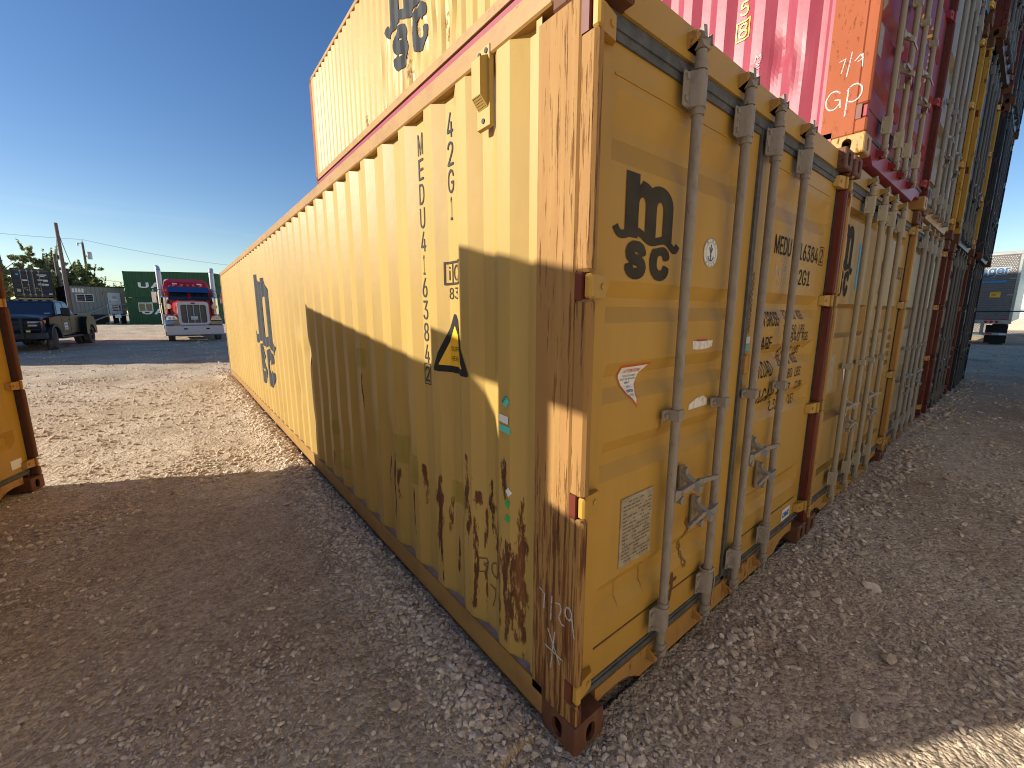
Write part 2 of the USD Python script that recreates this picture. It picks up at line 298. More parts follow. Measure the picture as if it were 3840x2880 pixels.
def fit(sh, x0, y0, x1, y1):
    a, b, c, d = sh.bounds; sx, sy = (x1 - x0) / (c - a), (y1 - y0) / (d - b)
    return affinity.affine_transform(sh, [sx, 0, 0, sy, x0 - a * sx, y0 - b * sy])
def label_at(s, x0, y0, x1, y1, bold=0): return fit(text(s, bold), x0, y0, x1, y1)

def logo_shape():
    m = [sbox(.13, .40, .325, 1.0)]
    for a, b in ((.13, .605), (.43, .885)):
        m.append(sbox(a, .40, b, .76)); m.append(affinity.scale(Point((a + b) / 2, .76).buffer(1, 24), (b - a) / 2, .19))
    sh = union_all(m)
    for a, b in ((.325, .43), (.605, .715)):
        sh = sh.difference(sbox(a, .0, b, .72)).difference(affinity.scale(Point((a + b) / 2, .72).buffer(1, 16), (b - a) / 2, .075))
    sh = sh.difference(sbox(-1, .95, .13, 2)).difference(Polygon([(.325, 1.1), (.325, .90), (.36, .93), (.4, 1.1)]))
    P = np.array([(0, .485), (.06, .42), (.15, .425), (.28, .465), (.4, .44), (.5, .395), (.62, .40), (.75, .425), (.85, .39), (.93, .345), (1.0, .40)])
    t = np.arange(len(P)); from_t = np.linspace(0, len(P) - 1, 60)
    from scipy.interpolate import CubicSpline
    rib = LineString(CubicSpline(t, P)(from_t)).buffer(.04, cap_style=2)
    sh = union_all([sh.intersection(sbox(0, .40, 1, 1)), rib])
    s_ = fit(text('s', 6), .155, 0, .475, .375); c__ = fit(text('c', 6), .53, 0, .865, .375)
    return union_all([sh, s_.difference(rib.buffer(.025)), c__.difference(rib.buffer(.025))])
LOGO = logo_shape()

def decal(parent, name, shape, surf, ucut, vcut, mat, off=0.003, label=None):
    """thin print that follows a folded surface: the shape is cut along the folds. surf(u, v, off) -> points"""
    x0, y0, x1, y1 = shape.bounds
    us = [x0 - 1e-4] + sorted(u for u in ucut if x0 < u < x1) + [x1 + 1e-4]; vs = [y0 - 1e-4] + sorted(v for v in vcut if y0 < v < y1) + [y1 + 1e-4]
    g = G()
    for a, b in zip(us[:-1], us[1:]):
        col = shape.intersection(sbox(a, y0 - 1, b, y1 + 1))
        if col.is_empty: continue
        for c, d in zip(vs[:-1], vs[1:]):
            q = col.intersection(sbox(a, c, b, d)) if len(vs) > 2 else col
            for p in getattr(q, 'geoms', [q]):
                if p.geom_type != 'Polygon' or p.area < 1e-9: continue
                v, f = trimesh.creation.triangulate_polygon(p, engine='earcut')
                v = np.asarray(v)
                g.add(surf(np.clip(v[:, 0], a + 1e-6, b - 1e-6), v[:, 1], off), f)
    return obj(parent, name, g, mat, label=label)

# ------------------------------------------------------------------ shipping container
CW = 2.438
def stadium(w, h): return LineString([(0, -(h - w) / 2), (0, (h - w) / 2)]).buffer(w / 2, 8)
def casting_mesh():
    b = manifold3d.Manifold.hull_points(np.vstack(G().box(0, .162, 0, .178, 0, .118, .006).v))
    def solid(sh, d):                                                     # prism along +z of the shape
        cs = manifold3d.CrossSection([np.array(sh.exterior.coords)[:-1]], manifold3d.FillRule.NonZero); return cs.extrude(d)
    front = solid(stadium(.05, .078), .13).rotate((90, 0, 0)).translate((.085, .115, .058))
    side = solid(stadium(.05, .078), .13).rotate((90, 0, 90)).translate((-.012, .092, .058))
    bot = solid(affinity.rotate(stadium(.06, .11), 0), .06).translate((.085, .09, -.01))
    core = manifold3d.Manifold.cube((.13, .146, .09)).translate((.016, .016, .014))
    q = (b - front - side - bot - core).to_mesh()
    return q.vert_properties[:, :3].astype(float), q.tri_verts.astype(int)
CASTING = casting_mesh()

def side_profile(L, y0=0.235):
    """fold points (y, depth) of a corrugated long side"""
    P = [(y0, .010), (y0 + .026, .010), (y0 + .05, .036), (y0 + .084, .036)]
    y = y0 + .152
    while y + .21 < L - .22:
        P += [(y, 0.003), (y + .072, 0.003), (y + .140, .036), (y + .210, .036)]; y += .278
    P += [(y, .003), (L - .17, .003)]
    return np.array(P)
def dents_fn(D):
    def f(y, z):
        o = np.zeros(np.broadcast(y, z).shape)
        for dy, dz, ry, rz, a in D: o = o + a * np.exp(-((y - dy) / ry) ** 2 - ((z - dz) / rz) ** 2)
        return o
    return f

ROD_X = (.56, .958, 1.280, 1.678)
STYLE_A = dict(rec=[(2.28, 2.075, .08), (1.709, 1.569, .055), (1.43, 1.289, .05), (1.147, 1.0, .05), (.584, .43, .05)], dep=.029)
STYLE_B = dict(rec=[(2.33, 2.26, .012), (1.67, 1.42, .03), (1.00, .79, .03), (.42, .36, .012)], dep=.05)
STYLE_C = dict(rec=[(2.25, 2.12, .045), (1.80, 1.66, .045), (1.38, 1.24, .045), (.98, .84, .045), (.56, .42, .045)], dep=.034)
DY = .058                                                                # door skin behind the casting face

class Doorskin:
    def __init__(s, x0, x1, style, H, flip):
        k = (H - 2.591); s.k = k; s.x0, s.x1 = x0, x1; s.style = style; s.H = H
        s.z0, s.z1 = .195, 2.405 + k
        lo, hi = (.10, .16) if flip else (.095, .16)
        s.xs = [x0, x0 + .095, x0 + .115, x1 - .20, x1 - .13, x1] if not flip else [x0, x0 + .13, x0 + .17, x1 - .15, x1 - .09, x1]
        zs = [s.z0]
        for zt, zb, q in sorted(style['rec']):
            zs += [zb, zb + q, zt - q, zt]
        s.zs = [z * (1 + k / 2.3) if z > s.z0 else z for z in zs] + [s.z1]
    def depth(s, x, z):
        x, z = np.asarray(x, float), np.asarray(z, float)
        fx = np.interp(x, s.xs, [0, 0, 1, 1, 0, 0])
        zz = [s.z0 - .01] + s.zs[:-1] + [s.z1]
        d = [0, 0] + [0, 1, 1, 0] * len(s.style['rec']) + [0]
        return s.style['dep'] * fx * np.interp(z, zz, d[:len(zz)])
    def surf(s, u, v, off=0.0): return np.c_[u, DY + s.depth(u, v) - off, v]
    def mesh(s):
        xs, zs = np.array(s.xs), np.array(s.zs); g = G()
        X, Z = np.meshgrid(xs, zs, indexing='ij'); Y = DY + s.depth(X, Z)
        v = np.stack([X, Y, Z], -1).reshape(-1, 3); nz = len(zs)
        f = [(i * nz + j, (i + 1) * nz + j, (i + 1) * nz + j + 1, i * nz + j + 1) for i in range(len(xs) - 1) for j in range(nz - 1)]
        g.add(v, f)
        g.box(s.x0, s.x1, DY + .055, DY + .075, s.z0, s.z1)
        for a, b in ((s.x0, s.x0 + .003), (s.x1 - .003, s.x1)): g.box(a, b, DY + .001, DY + .06, s.z0, s.z1)
        g.box(s.x0, s.x1, DY + .001, DY + .06, s.z0 - .002, s.z0 + .002); g.box(s.x0, s.x1, DY + .001, DY + .06, s.z1 - .002, s.z1 + .002)
        return g

def lock_rod(root, x, H, mats, hand, detail):
    k = H - 2.591
    g = G().cyl((x, .012, .13), (x, .012, 2.50 + k), .0185, 14)
    if detail:
        for z in (.155, .352, 2.305 + k, 2.45 + k): g.cyl((x, .012, z - .012), (x, .012, z + .012), .0235, 14)
    p = obj(root, 'lock_rod', g, mats['rod'], smooth=40)
    for z0, z1 in ((.235, .345), (2.316 + k, 2.43 + k)):                  # bolted bearing plates
        b = G().box(x - .072, x + .072, .026, .036, z0, z1, .005)
        tt = np.radians(np.linspace(180, 360, 11)); b.hull([(x + .029 * math.cos(t), .012 + .026 * math.sin(t), z) for t in tt for z in (z0, z1)] + [(x + a, .034, z) for a in (-.044, .044) for z in (z0, z1)])
        for sx in (-.058, .058):
            for z in (z0 + .022, z1 - .022): b.cyl((x + sx, .028, z), (x + sx, .019, z), .010, 8)
        obj(p, 'bearing_plate', b, mats['plate'], smooth=25)
    b = G().box(x - .062, x + .045, .030, .042, 1.178, 1.222, .004)       # guide bracket
    b.hull([(x + a, y, z) for a, y in ((-.027, .03), (.027, .03), (-.02, -.012), (.02, -.012)) for z in (1.178, 1.222)])
    b.cyl((x - .05, .03, 1.2), (x - .05, .02, 1.2), .008, 8)
    obj(p, 'guide_bracket', b, mats['plate'], smooth=25)
    for zc, sg in ((.112, -1), (2.525 + k, 1)):                           # cam and keeper
        c = G().hull([(x + a, b_, zc + d) for a, b_, d in ((-.02, -.008, -.022 * sg), (.02, -.008, -.022 * sg), (-.016, .03, -.022 * sg), (.016, .03, -.022 * sg), (-.03, .0, .004 * sg), (.012, -.014, .006 * sg), (.022, .02, .004 * sg))])
        c.hull([(x + a, b_, zc + d) for a, b_, d in ((-.030, -.012, 0), (-.012, -.014, 0), (-.034, -.008, .036 * sg), (-.018, -.012, .038 * sg), (-.024, .02, 0), (-.022, .018, .032 * sg))])
        c.hull([(x + a, b_, zc + d) for a, b_, d in ((.012, -.018, -.01 * sg), (.030, -.012, -.01 * sg), (.014, -.016, .022 * sg), (.028, -.010, .026 * sg), (.02, .018, 0), (.026, .018, .02 * sg))])
        obj(p, 'cam', c, mats['plate'])
        e = G().box(x - .048, x + .048, .040, .066, zc - .030, zc + .030, .004)
        for q in (-1, 1): e.hull([(x + q * .044 + a, y, zc + d) for a in (-.007, .007) for y, d in ((.05, -.026), (.05, .026), (.004, -.012 + .008 * sg), (.004, .012 + .008 * sg))])
        e.cyl((x - .046, .010, zc + .010 * sg), (x + .046, .010, zc + .010 * sg), .009, 8)
        obj(p, 'cam_keeper', e, mats['keeper'])
    if hand:
        zc, sg, ln = hand
        h = G().hull([(x + sg * a, b, zc + d) for a, b, d in ((.0, -.012, -.03), (.0, .03, -.03), (.05, -.014, .01), (.05, .012, .01), (.0, -.012, .02), (.0, .03, .02), (.06, -.012, -.012))])
        h.hull([(x + sg * a, b, zc + d) for a, b, d in ((.045, -.016, -.012), (.045, .008, .014), (.17, -.026, .012), (.17, -.012, .03), (.045, -.016, .014), (.17, -.026, .03))])
        h.hull([(x + sg * a, b, zc + d) for a, b, d in ((.165, -.026, .010), (.165, -.012, .034), (ln, -.03, -.004), (ln, -.018, .012), (.165, -.026, .034), (ln, -.03, .012))])
        obj(p, 'handle', h, mats['plate'], smooth=30)
        t = G().box(x + sg * .135 - .018, x + sg * .135 + .018, .034, .05, zc - .075, zc + .085, .004)
        t.hull([(x + sg * .135 + a, b, zc + d) for a, b, d in ((-.016, .036, .06), (.016, .036, .06), (-.016, .036, .03), (.016, .036, .03), (.0, -.044, .01), (.026, -.044, .01), (.0, -.040, -.022), (.026, -.040, -.022))])
        t.cyl((x + sg * .135, .034, .066 + zc), (x + sg * .135, .016, .066 + zc), .017, 12); t.cyl((x + sg * .10, .034, -.058 + zc), (x + sg * .10, .008, -.058 + zc), .019, 12)
        obj(p, 'handle_catch', t, mats['plate'], smooth=30)
    return p

HINGE_Z = (.243, .963, 1.683, 2.41)
def container(name, label, group, loc, rotz, L, mats, H=2.591, style=STYLE_A, detail=2, dents=None, post_label=None, ends=True, rear='plain', rust=None):
    """door end at y = 0, facing -y; long side x = 0 faces -x"""
    root = thing(name, label, 'shipping container', loc, rotz, group); k = H - 2.591
    R = {'root': root}; m = dict(mats)
    for a, b in (('post', m['body']), ('casting', 'rust'), ('rail', m['body']), ('door', m['body']), ('jamb', 'rust_red'), ('hinge', m['door'] if 'door' in m else m['body']), ('rod', 'rod_white'), ('plate', m.get('rod', 'rod_white')), ('keeper', m.get('door', m['body'])), ('seal', 'gasket_grey'), ('header', m.get('door', m['body']))): m.setdefault(a, b)
    cv, cf = CASTING
    for ix in (0, 1):
        for iy in (0, 1):
            for iz in (0, 1):
                sc = (-1 if ix else 1, -1 if iy else 1, -1 if iz else 1)
                obj(root, 'corner_casting', G().add(cv, cf).tr(0, (CW * ix, L * iy, H * iz), sc), m['casting'] if not (iz and 'casting_top' in m) else m['casting_top'], smooth=20)
    # door-end posts: plate, J edge interrupted at the hinges
    for ix in (0, 1):
        X = (lambda a: a) if ix == 0 else (lambda a: CW - a)
        def bx(g, a, b, *r, c=0): return g.box(min(X(a), X(b)), max(X(a), X(b)), *r, c)
        g = bx(G(), .0, .075, .062, .24, .118, H - .118, c=.006)
        bx(g, .036, .10, .10, .2, .118, H - .118)
        obj(root, 'corner_post', g, m['post'], label=post_label if ix == 0 else None)
        hz = [z if z < 2.3 else z + k for z in HINGE_Z]
        cuts = [.118] + [q for z in hz for q in (z - .04, z + .04)] + [H - .118]
        g = G()
        for a, b in zip(cuts[::2], cuts[1::2]): bx(g, .001, .040, .002, .066, a, b, c=.010)
        obj(root, 'post_edge', g, m['post'] if ix == 0 else m['jamb'])
        g = bx(G(), .040, .052, .05, .075, .118, H - .118); obj(root, 'door_jamb', g, 'rubber' if detail else 'dark')
        for z in hz:
            g = bx(G(), .012, .036, .006, .034, z - .037, z + .037, c=.006)
            g.hull([(X(a), b, z + d) for a, b, d in ((.03, .02, -.034), (.03, .02, .034), (.05, .018, -.036), (.05, .018, .036), (.115, .03, -.032), (.115, .03, .032), (.135, .056, -.026), (.135, .056, .026), (.03, .056, -.034), (.03, .056, .034))])
            g.cyl((X(.09), .028, z), (X(.09), .020, z), .010, 8)
            obj(root, 'hinge', g, m['hinge'])
            obj(root, 'hinge_slot', bx(G(), .004, .038, .036, .064, z - .042, z + .042), 'rust_red')
        g = bx(G(), .0, .07, L - .178, L - .004, .118, H - .118, c=.005); obj(root, 'corner_post', g, m['post'])
    # header, sill
    g = G().hull([(x, y, z) for x in (.162, CW - .162) for y, z in ((.040, H - .012), (.040, H - .118), (.11, H - .118), (.11, H - .004), (.05, H - .004))])
    obj(root, 'door_header', g, m['header'])
    ar = lambda x0, x1: Polygon([(x0, .06), (x0, .16), (x1, .16), (x1, .06)])
    sill = Polygon([(.162, .15), (.162, .085)] + [(.162 + .30 * t, .085 + .035 * t - .095 * t ** 3) for t in np.linspace(0.05, 1, 10)] + [(CW - .162 - .30 * t, .085 + .035 * t - .095 * t ** 3) for t in np.linspace(1, .05, 10)] + [(CW - .162, .085), (CW - .162, .15)])
    obj(root, 'door_sill', G().prism(sill.buffer(0), .046, .11, 'y'), m.get('sill', m['rail']))
    g = G().box(.07, CW - .07, .050, .062, H - .190, H - .1185).box(.07, CW - .07, .044, .051, H - .165, H - .140)
    g.box(.07, CW - .07, .052, .060, .152, .196).box(.07, CW - .07, .046, .053, .164, .184)
    g.box(1.200, 1.236, .046, .064, .16, 2.45 + k)
    obj(root, 'door_seal', g, m['seal'])
    # doors
    skins = []
    for a, b, fl in ((.053, 1.203, False), (1.233, CW - .053, True)):
        sk = Doorskin(a, b, style, H, fl); p = obj(root, 'door', sk.mesh(), m['door']); skins.append((p, sk))
        if detail > 1:
            for zt in ((2.318 + k), .33):
                obj(p, 'weld_seam', G().box(a + .1, b - .14 if not fl else b - .1, DY - .0035, DY + .004, zt - .003, zt + .003), 'pencil' if zt < 1 else m['door'])
    R['doors'] = skins
    hands = ((.862, 1, .34), (.69, -1, .30), (.86, 1, .36), (.685, -1, .30)) if detail else (None,) * 4
    R['rods'] = [lock_rod(root, x, H, m, h, detail) for x, h in zip(ROD_X, hands)]
    # long sides
    P = side_profile(L); dz = dents_fn(dents or [])
    z0, z1 = .150, H - .075
    if dents:
        ys = []
        for (a, _), (b, _) in zip(P[:-1], P[1:]): ys += list(np.linspace(a, b, (7 if rust and a < 3 else 4))[:-1]) if a < 4.5 or (a > 5 and a < 7.5) else [a]
        ys = np.array(ys + [P[-1, 0]]); zs = np.linspace(z0, z1, 121 if rust else 61)
    else: ys, zs = P[:, 0], np.array([z0, z1])
    dep = np.interp(ys, P[:, 0], P[:, 1])
    Y, Z = np.meshgrid(ys, zs, indexing='ij'); X = dep[:, None] + .003 + dz(Y, Z)
    v = np.stack([X, Y, Z], -1).reshape(-1, 3); nz = len(zs)
    f = [(i * nz + j, i * nz + j + 1, (i + 1) * nz + j + 1, (i + 1) * nz + j) for i in range(len(ys) - 1) for j in range(nz - 1)]
    R['side'] = obj(root, 'side_panel', G().add(v, f), m.get('side', m['body']))
    if rust:
        wgt = np.zeros_like(Y)
        for k, (yc, a, b, w_) in enumerate(rust):
            wob = .35 * w_ * (meshkit.noise(np.stack([Z * 9, 0 * Z + k, 0 * Z], -1), k) - .5) * 2
            prof = np.clip((b - Z) / .03, 0, 1) * np.where(Z >= a, 1.0, np.exp(-(a - Z) / .07) * .8)
            wgt = np.maximum(wgt, np.exp(-((Y - yc - wob) / (w_ * .42)) ** 2) * prof)
        UsdGeom.PrimvarsAPI(stage.GetPrimAtPath(R['side'])).CreatePrimvar('rust', Sdf.ValueTypeNames.FloatArray, 'vertex').Set(Vt.FloatArray.FromNumpy(wgt.ravel().astype(np.float32)))
    v2 = np.stack([CW - dep[:, None] - .003 + 0 * Z, Y, Z], -1).reshape(-1, 3)
    obj(root, 'side_panel', G().add(v2, [q[::-1] for q in f]), m['body'])
    R['side_surf'] = lambda u, w, off=0.0: np.c_[np.interp(-np.asarray(u), P[:, 0], P[:, 1]) + .003 + dz(-np.asarray(u), np.asarray(w)) - off, -np.asarray(u), w]
    R['side_cut'] = sorted(-y for y in (ys if dents else P[:, 0])); R['side_vcut'] = list(zs) if dents else []
    for s in (0, 1):
        a, b = (0, .06) if s == 0 else (CW - .06, CW)
        obj(root, 'top_rail', G().box(a, b, .178, L - .178, H - .088, H - .006, .006), m['rail'])
        a, b = (.0, .008) if s == 0 else (CW - .008, CW)
        g = G().box(a, b, .178, L - .178, .03, .158)
        a2, b2 = (.0, .06) if s == 0 else (CW - .06, CW)
        g.box(a2, b2, .178, L - .178, .0285, .036)
        obj(root, 'bottom_rail', g, m['rail'])
        a3, b3 = (.008, .05) if s == 0 else (CW - .05, CW - .008)
        obj(root, 'rail_flange', G().box(a3, b3, .24, L - .178, .146, .152), 'primer')
    g = G().box(.06, CW - .06, .11, L - .05, H - .05, H - .02); obj(root, 'roof', g, m['body'])
    g = G().box(.06, CW - .06, .11, L - .05, .10, .148); obj(root, 'floor', g, 'dark')
    if ends:
        g = G(); x = .07; i = 0
        while x < CW - .13:
            d = (0.03, 0.0)[i % 2]; g.box(x, x + .11, L - .05 - d, L - .014 - d, .12, H - .10); x += .115; i += 1
        obj(root, 'end_wall', g, m['body'])
        obj(root, 'end_beam', G().box(.162, CW - .162, L - .06, L - .003, H - .10, H - .006).box(.162, CW - .162, L - .06, L - .003, .02, .118), m['rail'])
    return R

def grime_poly(y, z0, z1, w, seed):
    r = np.random.default_rng(seed); n = 14; t = np.linspace(0, 1, n); e = np.sin(np.pi * np.clip(t * .9 + .05, 0, 1)) ** .6
    l = [(y - w / 2 * e[i] * r.uniform(.6, 1.2), z0 + (z1 - z0) * t[i]) for i in range(n)]; q = [(y + w / 2 * e[i] * r.uniform(.6, 1.2), z0 + (z1 - z0) * t[i]) for i in range(n)][::-1]
    return Polygon(l + q).buffer(0)
def scribble(P, w=.006): return LineString(P).buffer(w / 2, 3)

# ------------------------------------------------------------------ the row of stacked containers
ROW = 'stacked containers in the row with their doors to the aisle'
MY = dict(sill='rust_yellow', body='yellow', side='yellow_worn', post='yellow_post', casting='rust', rail='yellow_rail', door='yellow', jamb='rust_red', hinge='yellow', rod='galv', plate='galv', keeper='rust_yellow', seal='gasket_grey', header='yellow')
r_ = np.random.default_rng(3)
dA = [(r_.uniform(.9, 3.6), r_.uniform(.3, 1.1), r_.uniform(.05, .13), r_.uniform(.05, .16), r_.uniform(.004, .013)) for _ in range(16)] + \
     [(1.62, .78, .20, .16, .014), (.85, .70, .10, .12, .012), (3.55, 1.22, .12, .10, .020), (3.9, 1.3, .1, .12, -.014), (4.1, .75, .12, .12, .014), (.55, .62, .07, .16, .008)]
RUST_A = [(.70, .60, .99, .055), (.695, .70, .9, .07), (.42, .86, 1.06, .05), (.36, .30, .72, .10), (.33, .24, .9, .05), (.41, .33, .70, .09), (.98, .42, .80, .06), (.965, .5, .72, .05), (.56, .66, .9, .05), (.585, .73, .80, .12), (.50, .56, .74, .07), (.46, .50, .68, .06), (1.18, .66, .79, .05), (1.57, .62, .76, .05), (1.50, .5, .66, .04), (2.05, 1.02, 1.20, .05), (1.70, .5, .70, .03), (2.5, .30, .5, .05), (2.9, .26, .42, .05), (3.5, 1.12, 1.28, .05), (.9, .55, .70, .04), (.62, .75, .83, .08), (.40, .52, .66, .08), (.84, .3, .5, .03), (4.4, .3, .6, .05), (5.2, .22, .5, .06), (6.1, .3, .5, .07), (.655, .22, .70, .03), (.96, .2, .55, .035), (.36, .22, .62, .04), (.60, .3, .75, .02), (.45, .25, .6, .035), (1.55, .3, .65, .03), (.41, .2, .4, .05), (1.28, .3, .62, .02), (1.85, .25, .5, .02), (.51, .45, .62, .03)]
A = container('shipping_container', 'scuffed yellow container nearest the camera, its corner post scraped to rust', ROW, (0, 0, 0), 0, 12.192, MY, dents=dA, rust=RUST_A, post_label='scraped and rust-streaked yellow corner post')
root = A['root']; S, UC, VC = A['side_surf'], A['side_cut'], A['side_vcut']
side = A['side']
def sd(name, sh, mat, off=.003, label=None): return decal(side, name, sh, S, UC, VC, mat, off, label)
for i, ch in enumerate('MEDU416384'):
    z1 = 2.445 - .1115 * i
    h, w = .096, (.050 if ch not in '1' else .018)
    sd('lettering', label_at(ch, -1.118 - w / 2, z1 - h, -1.118 + w / 2, z1), 'ink_grey')
z1 = 2.445 - .1115 * 10 + .005
sd('lettering', label_at('2', -1.118 - .022, z1 - .088, -1.118 + .022, z1 - .008).union(sbox(-1.152, z1 - .104, -1.084, z1 + .008).difference(sbox(-1.147, z1 - .099, -1.089, z1 + .003))), 'ink_grey')
for i, ch in enumerate('42G1'):
    z1 = 2.442 - .112 * i; w = .048 if ch != '1' else .016
    sd('lettering', label_at(ch, -.840 - w / 2, z1 - .098, -.840 + w / 2, z1), 'ink_grey')
bx_ = sbox(-.90, 1.728, -.745, 1.832)
sd('lettering', bx_.difference(sbox(-.892, 1.738, -.845, 1.822)).difference(sbox(-.838, 1.738, -.76, 1.822)), 'ink')
sd('lettering', label_at('i', -.873, 1.75, -.862, 1.81), 'ink'); sd('lettering', label_at('C', -.83, 1.745, -.785, 1.815), 'ink')
sd('lettering', label_at('83', -.873, 1.664, -.79, 1.716), 'ink')
tri = Polygon([(-.83, 1.585), (-.975, 1.335), (-.69, 1.335)]); tin = tri.buffer(-.024)
sd('warning_sign', tri.buffer(.012), 'black'); sd('warning_sign', tin.buffer(.004), 'warn', .0045, 'yellow triangle with the words SUPER HEAVY')
sd('lettering', label_at('SUPER', -.862, 1.425, -.765, 1.448), 'black', .006); sd('lettering', label_at('HEAVY', -.862, 1.38, -.765, 1.403), 'black', .006)
dm = lambda y, z, w, h, a=0: affinity.rotate(Polygon([(-y, z + h / 2), (-y + w / 2, z), (-y, z - h / 2), (-y - w / 2, z)]), a)
sd('sticker', dm(.411, 1.262, .052, .052, 8), 'teal', label='teal diamond sticker'); sd('lettering', affinity.rotate(label_at('AAP', -.436, 1.262, -.402, 1.276), 45), 'black', .0045)
sd('sticker', Polygon([(-.454, 1.207), (-.394, 1.203), (-.394, 1.172), (-.452, 1.178)]), 'white'); sd('sticker', Polygon([(-.451, 1.166), (-.384, 1.162), (-.384, 1.132), (-.449, 1.14)]), 'teal')
sd('sticker', dm(.393, .893, .036, .042), 'white'); sd('sticker', dm(.40, .842, .038, .046, 10), 'grass'); sd('sticker', dm(.40, .775, .044, .036, 30), 'grass')
sd('logo', fit(LOGO, -6.98, .53, -5.36, 2.16), 'ink_grey', .006, 'big dark grey company letters on the long side')
for y0, z0, y1, z1 in ((.80, .655, .90, .78), (.72, .66, .80, .70), (1.21, .63, 1.33, .81), (1.41, .69, 1.59, .87), (2.53, .31, 2.68, .48), (2.79, .54, 2.93, .68), (2.01, 1.22, 2.16, 1.36), (1.78, .66, 1.9, .83)):
    sd('repaint_patch', Polygon([(-y1, z0), (-y0, z0 + .01), (-y0 - .005, z1), (-y1 + .006, z1 - .008)]), 'olive', .0025)
arc = lambda cx, cz, rx, rz, a0, a1: [(cx + rx * math.cos(math.radians(t)), cz + rz * math.sin(math.radians(t))) for t in np.linspace(a0, a1, 12)]
sd('scribble', union_all([scribble([(-.637, .478), (-.60, .485), (-.585, .472), (-.61, .452), (-.59, .44), (-.60, .42), (-.63, .41)]), scribble(arc(-.53, .46, .032, .034, 0, 350)), scribble([(-.569, .37), (-.525, .365), (-.535, .31), (-.55, .27)])]), 'pencil')

# chalk marks on the near post
postp = [c for c in (root + '/corner_post',)][0]
ps = lambda u, v, off=0.0: np.c_[np.full(len(np.atleast_1d(u)), -off), -np.asarray(u), v]
def pd(sh, mat='chalk', name='chalk_mark', off=.002): return decal(postp, name, sh, ps, [], [], mat, off)
pd(union_all([scribble([(-.197, .585), (-.168, .575), (-.172, .505)]), scribble([(-.13, .585), (-.134, .49)]), scribble([(-.11, .57), (-.09, .578), (-.082, .56), (-.094, .52), (-.078, .503), (-.068, .505)]),
    scribble(arc(-.047, .565, .016, .024, 0, 350)), scribble([(-.032, .565), (-.018, .487)]), scribble([(-.147, .441), (-.085, .335)]), scribble([(-.112, .448), (-.13, .29)]), scribble([(-.16, .365), (-.07, .36)])]))

# vent cover under the top rail
v = obj(side, 'vent_cover', G().hull([(a, y, z) for a, y0, y1, z0, z1 in ((-.004, .49, .57, 2.275, 2.535),) for y in (y0, y1) for z in (z0, z1)] + [(.012, y, z) for y in (.487, .573) for z in (2.272, 2.538)]), 'yellow_side', label='small ribbed vent cover of the long side')
g = G().hull([(x, y, z) for x, y, z in ((-.004, .500, 2.335), (-.004, .560, 2.335), (-.036, .503, 2.37), (-.036, .557, 2.37), (-.036, .503, 2.49), (-.036, .557, 2.49), (-.004, .50, 2.505), (-.004, .56, 2.505))])
obj(v, 'vent_hood', g, 'yellow_side')
g = G()
for i in range(6):
    for j in range(5):
        t = (j + .5) / 5; y = .508 + .0085 * i; z = 2.337 + .032 * t; x = -.0045 - .030 * t
        g.hull([(x + a, y + b, z + c) for a, b, c in ((-.0025, 0, 0), (-.0025, .005, 0), (-.0025, 0, .0042), (-.0025, .005, .0042), (.002, 0, 0), (.002, .005, .004))])
obj(v, 'vent_holes', g, 'black')
g = G()
for y, z in ((.509, 2.52), (.551, 2.52), (.53, 2.297)): g.cyl((-.003, y, z), (-.0075, y, z), .009, 10)
obj(v, 'rivet', g, 'rubber')

# doors of the nearest container: prints, plates, stickers
(d1, k1), (d2, k2) = A['doors']
def dd(p, sk, name, sh, mat, off=.002, label=None): return decal(p, name, sh, sk.surf, sk.xs[1:-1], sk.zs[1:-1], mat, off, label)
L1 = lambda *a, **k: dd(d1, k1, *a, **k)
L2 = lambda *a, **k: dd(d2, k2, *a, **k)
L1('logo', fit(LOGO, .167, 1.718, .577, 2.061), 'ink', label='dark grey company letters on the left door')
c = (.826, 1.852); disc = affinity.scale(Point(c).buffer(1, 32), .060, .060)
L1('emblem', disc, 'cream', label='round cream class sticker with an anchor')
ring = disc.buffer(-.0175).difference(disc.buffer(-.019)).union(disc.buffer(-.001).difference(disc.buffer(-.0025)))
em = [ring]
for ch, a in zip('RINA', (128, 102, 78, 52)): em.append(affinity.rotate(label_at(ch, c[0] - (.002 if ch == 'I' else .005), c[1] + .045, c[0] + (.002 if ch == 'I' else .005), c[1] + .056), a - 90, origin=c))
for ch, a in zip('1861', (232, 258, 282, 308)): em.append(affinity.rotate(label_at(ch, c[0] - .004, c[1] - .056, c[0] + .004, c[1] - .046), a - 270, origin=c))
anchor = union_all([sbox(c[0] - .003, c[1] - .03, c[0] + .003, c[1] + .034), LineString(arc(c[0], c[1] - .008, .024, .024, 200, 340)).buffer(.003), LineString(arc(c[0], c[1] + .022, .012, .014, 190, 350)).buffer(.003), Point(c[0], c[1] + .006).buffer(.008), Point(c[0], c[1] - .012).buffer(.006)])
L1('emblem_print', union_all(em + [anchor]), 'navy', .0035)
att = Polygon([(.259, 1.415), (.452, 1.417), (.39, 1.375), (.352, 1.302), (.357, 1.248), (.298, 1.305), (.259, 1.372)])
L1('sticker', att, 'orange', label='white warning label with orange border'); L1('sticker', Polygon([(.267, 1.407), (.428, 1.409), (.384, 1.372), (.345, 1.302), (.348, 1.268), (.303, 1.309), (.267, 1.370)]), 'white', .003)
at = [label_at('ATTENTION', .288, 1.385, .388, 1.398, 1), label_at('THIS CONTAINER', .290, 1.369, .372, 1.376), label_at('MUST BE REPAIRED', .28, 1.357, .372, 1.364), label_at('ONLY', .305, 1.343, .335, 1.351, 2), label_at('WITH', .312, 1.329, .336, 1.335), label_at('CORTEN', .304, 1.313, .343, 1.322, 2), label_at('STEEL', .314, 1.300, .340, 1.307)]
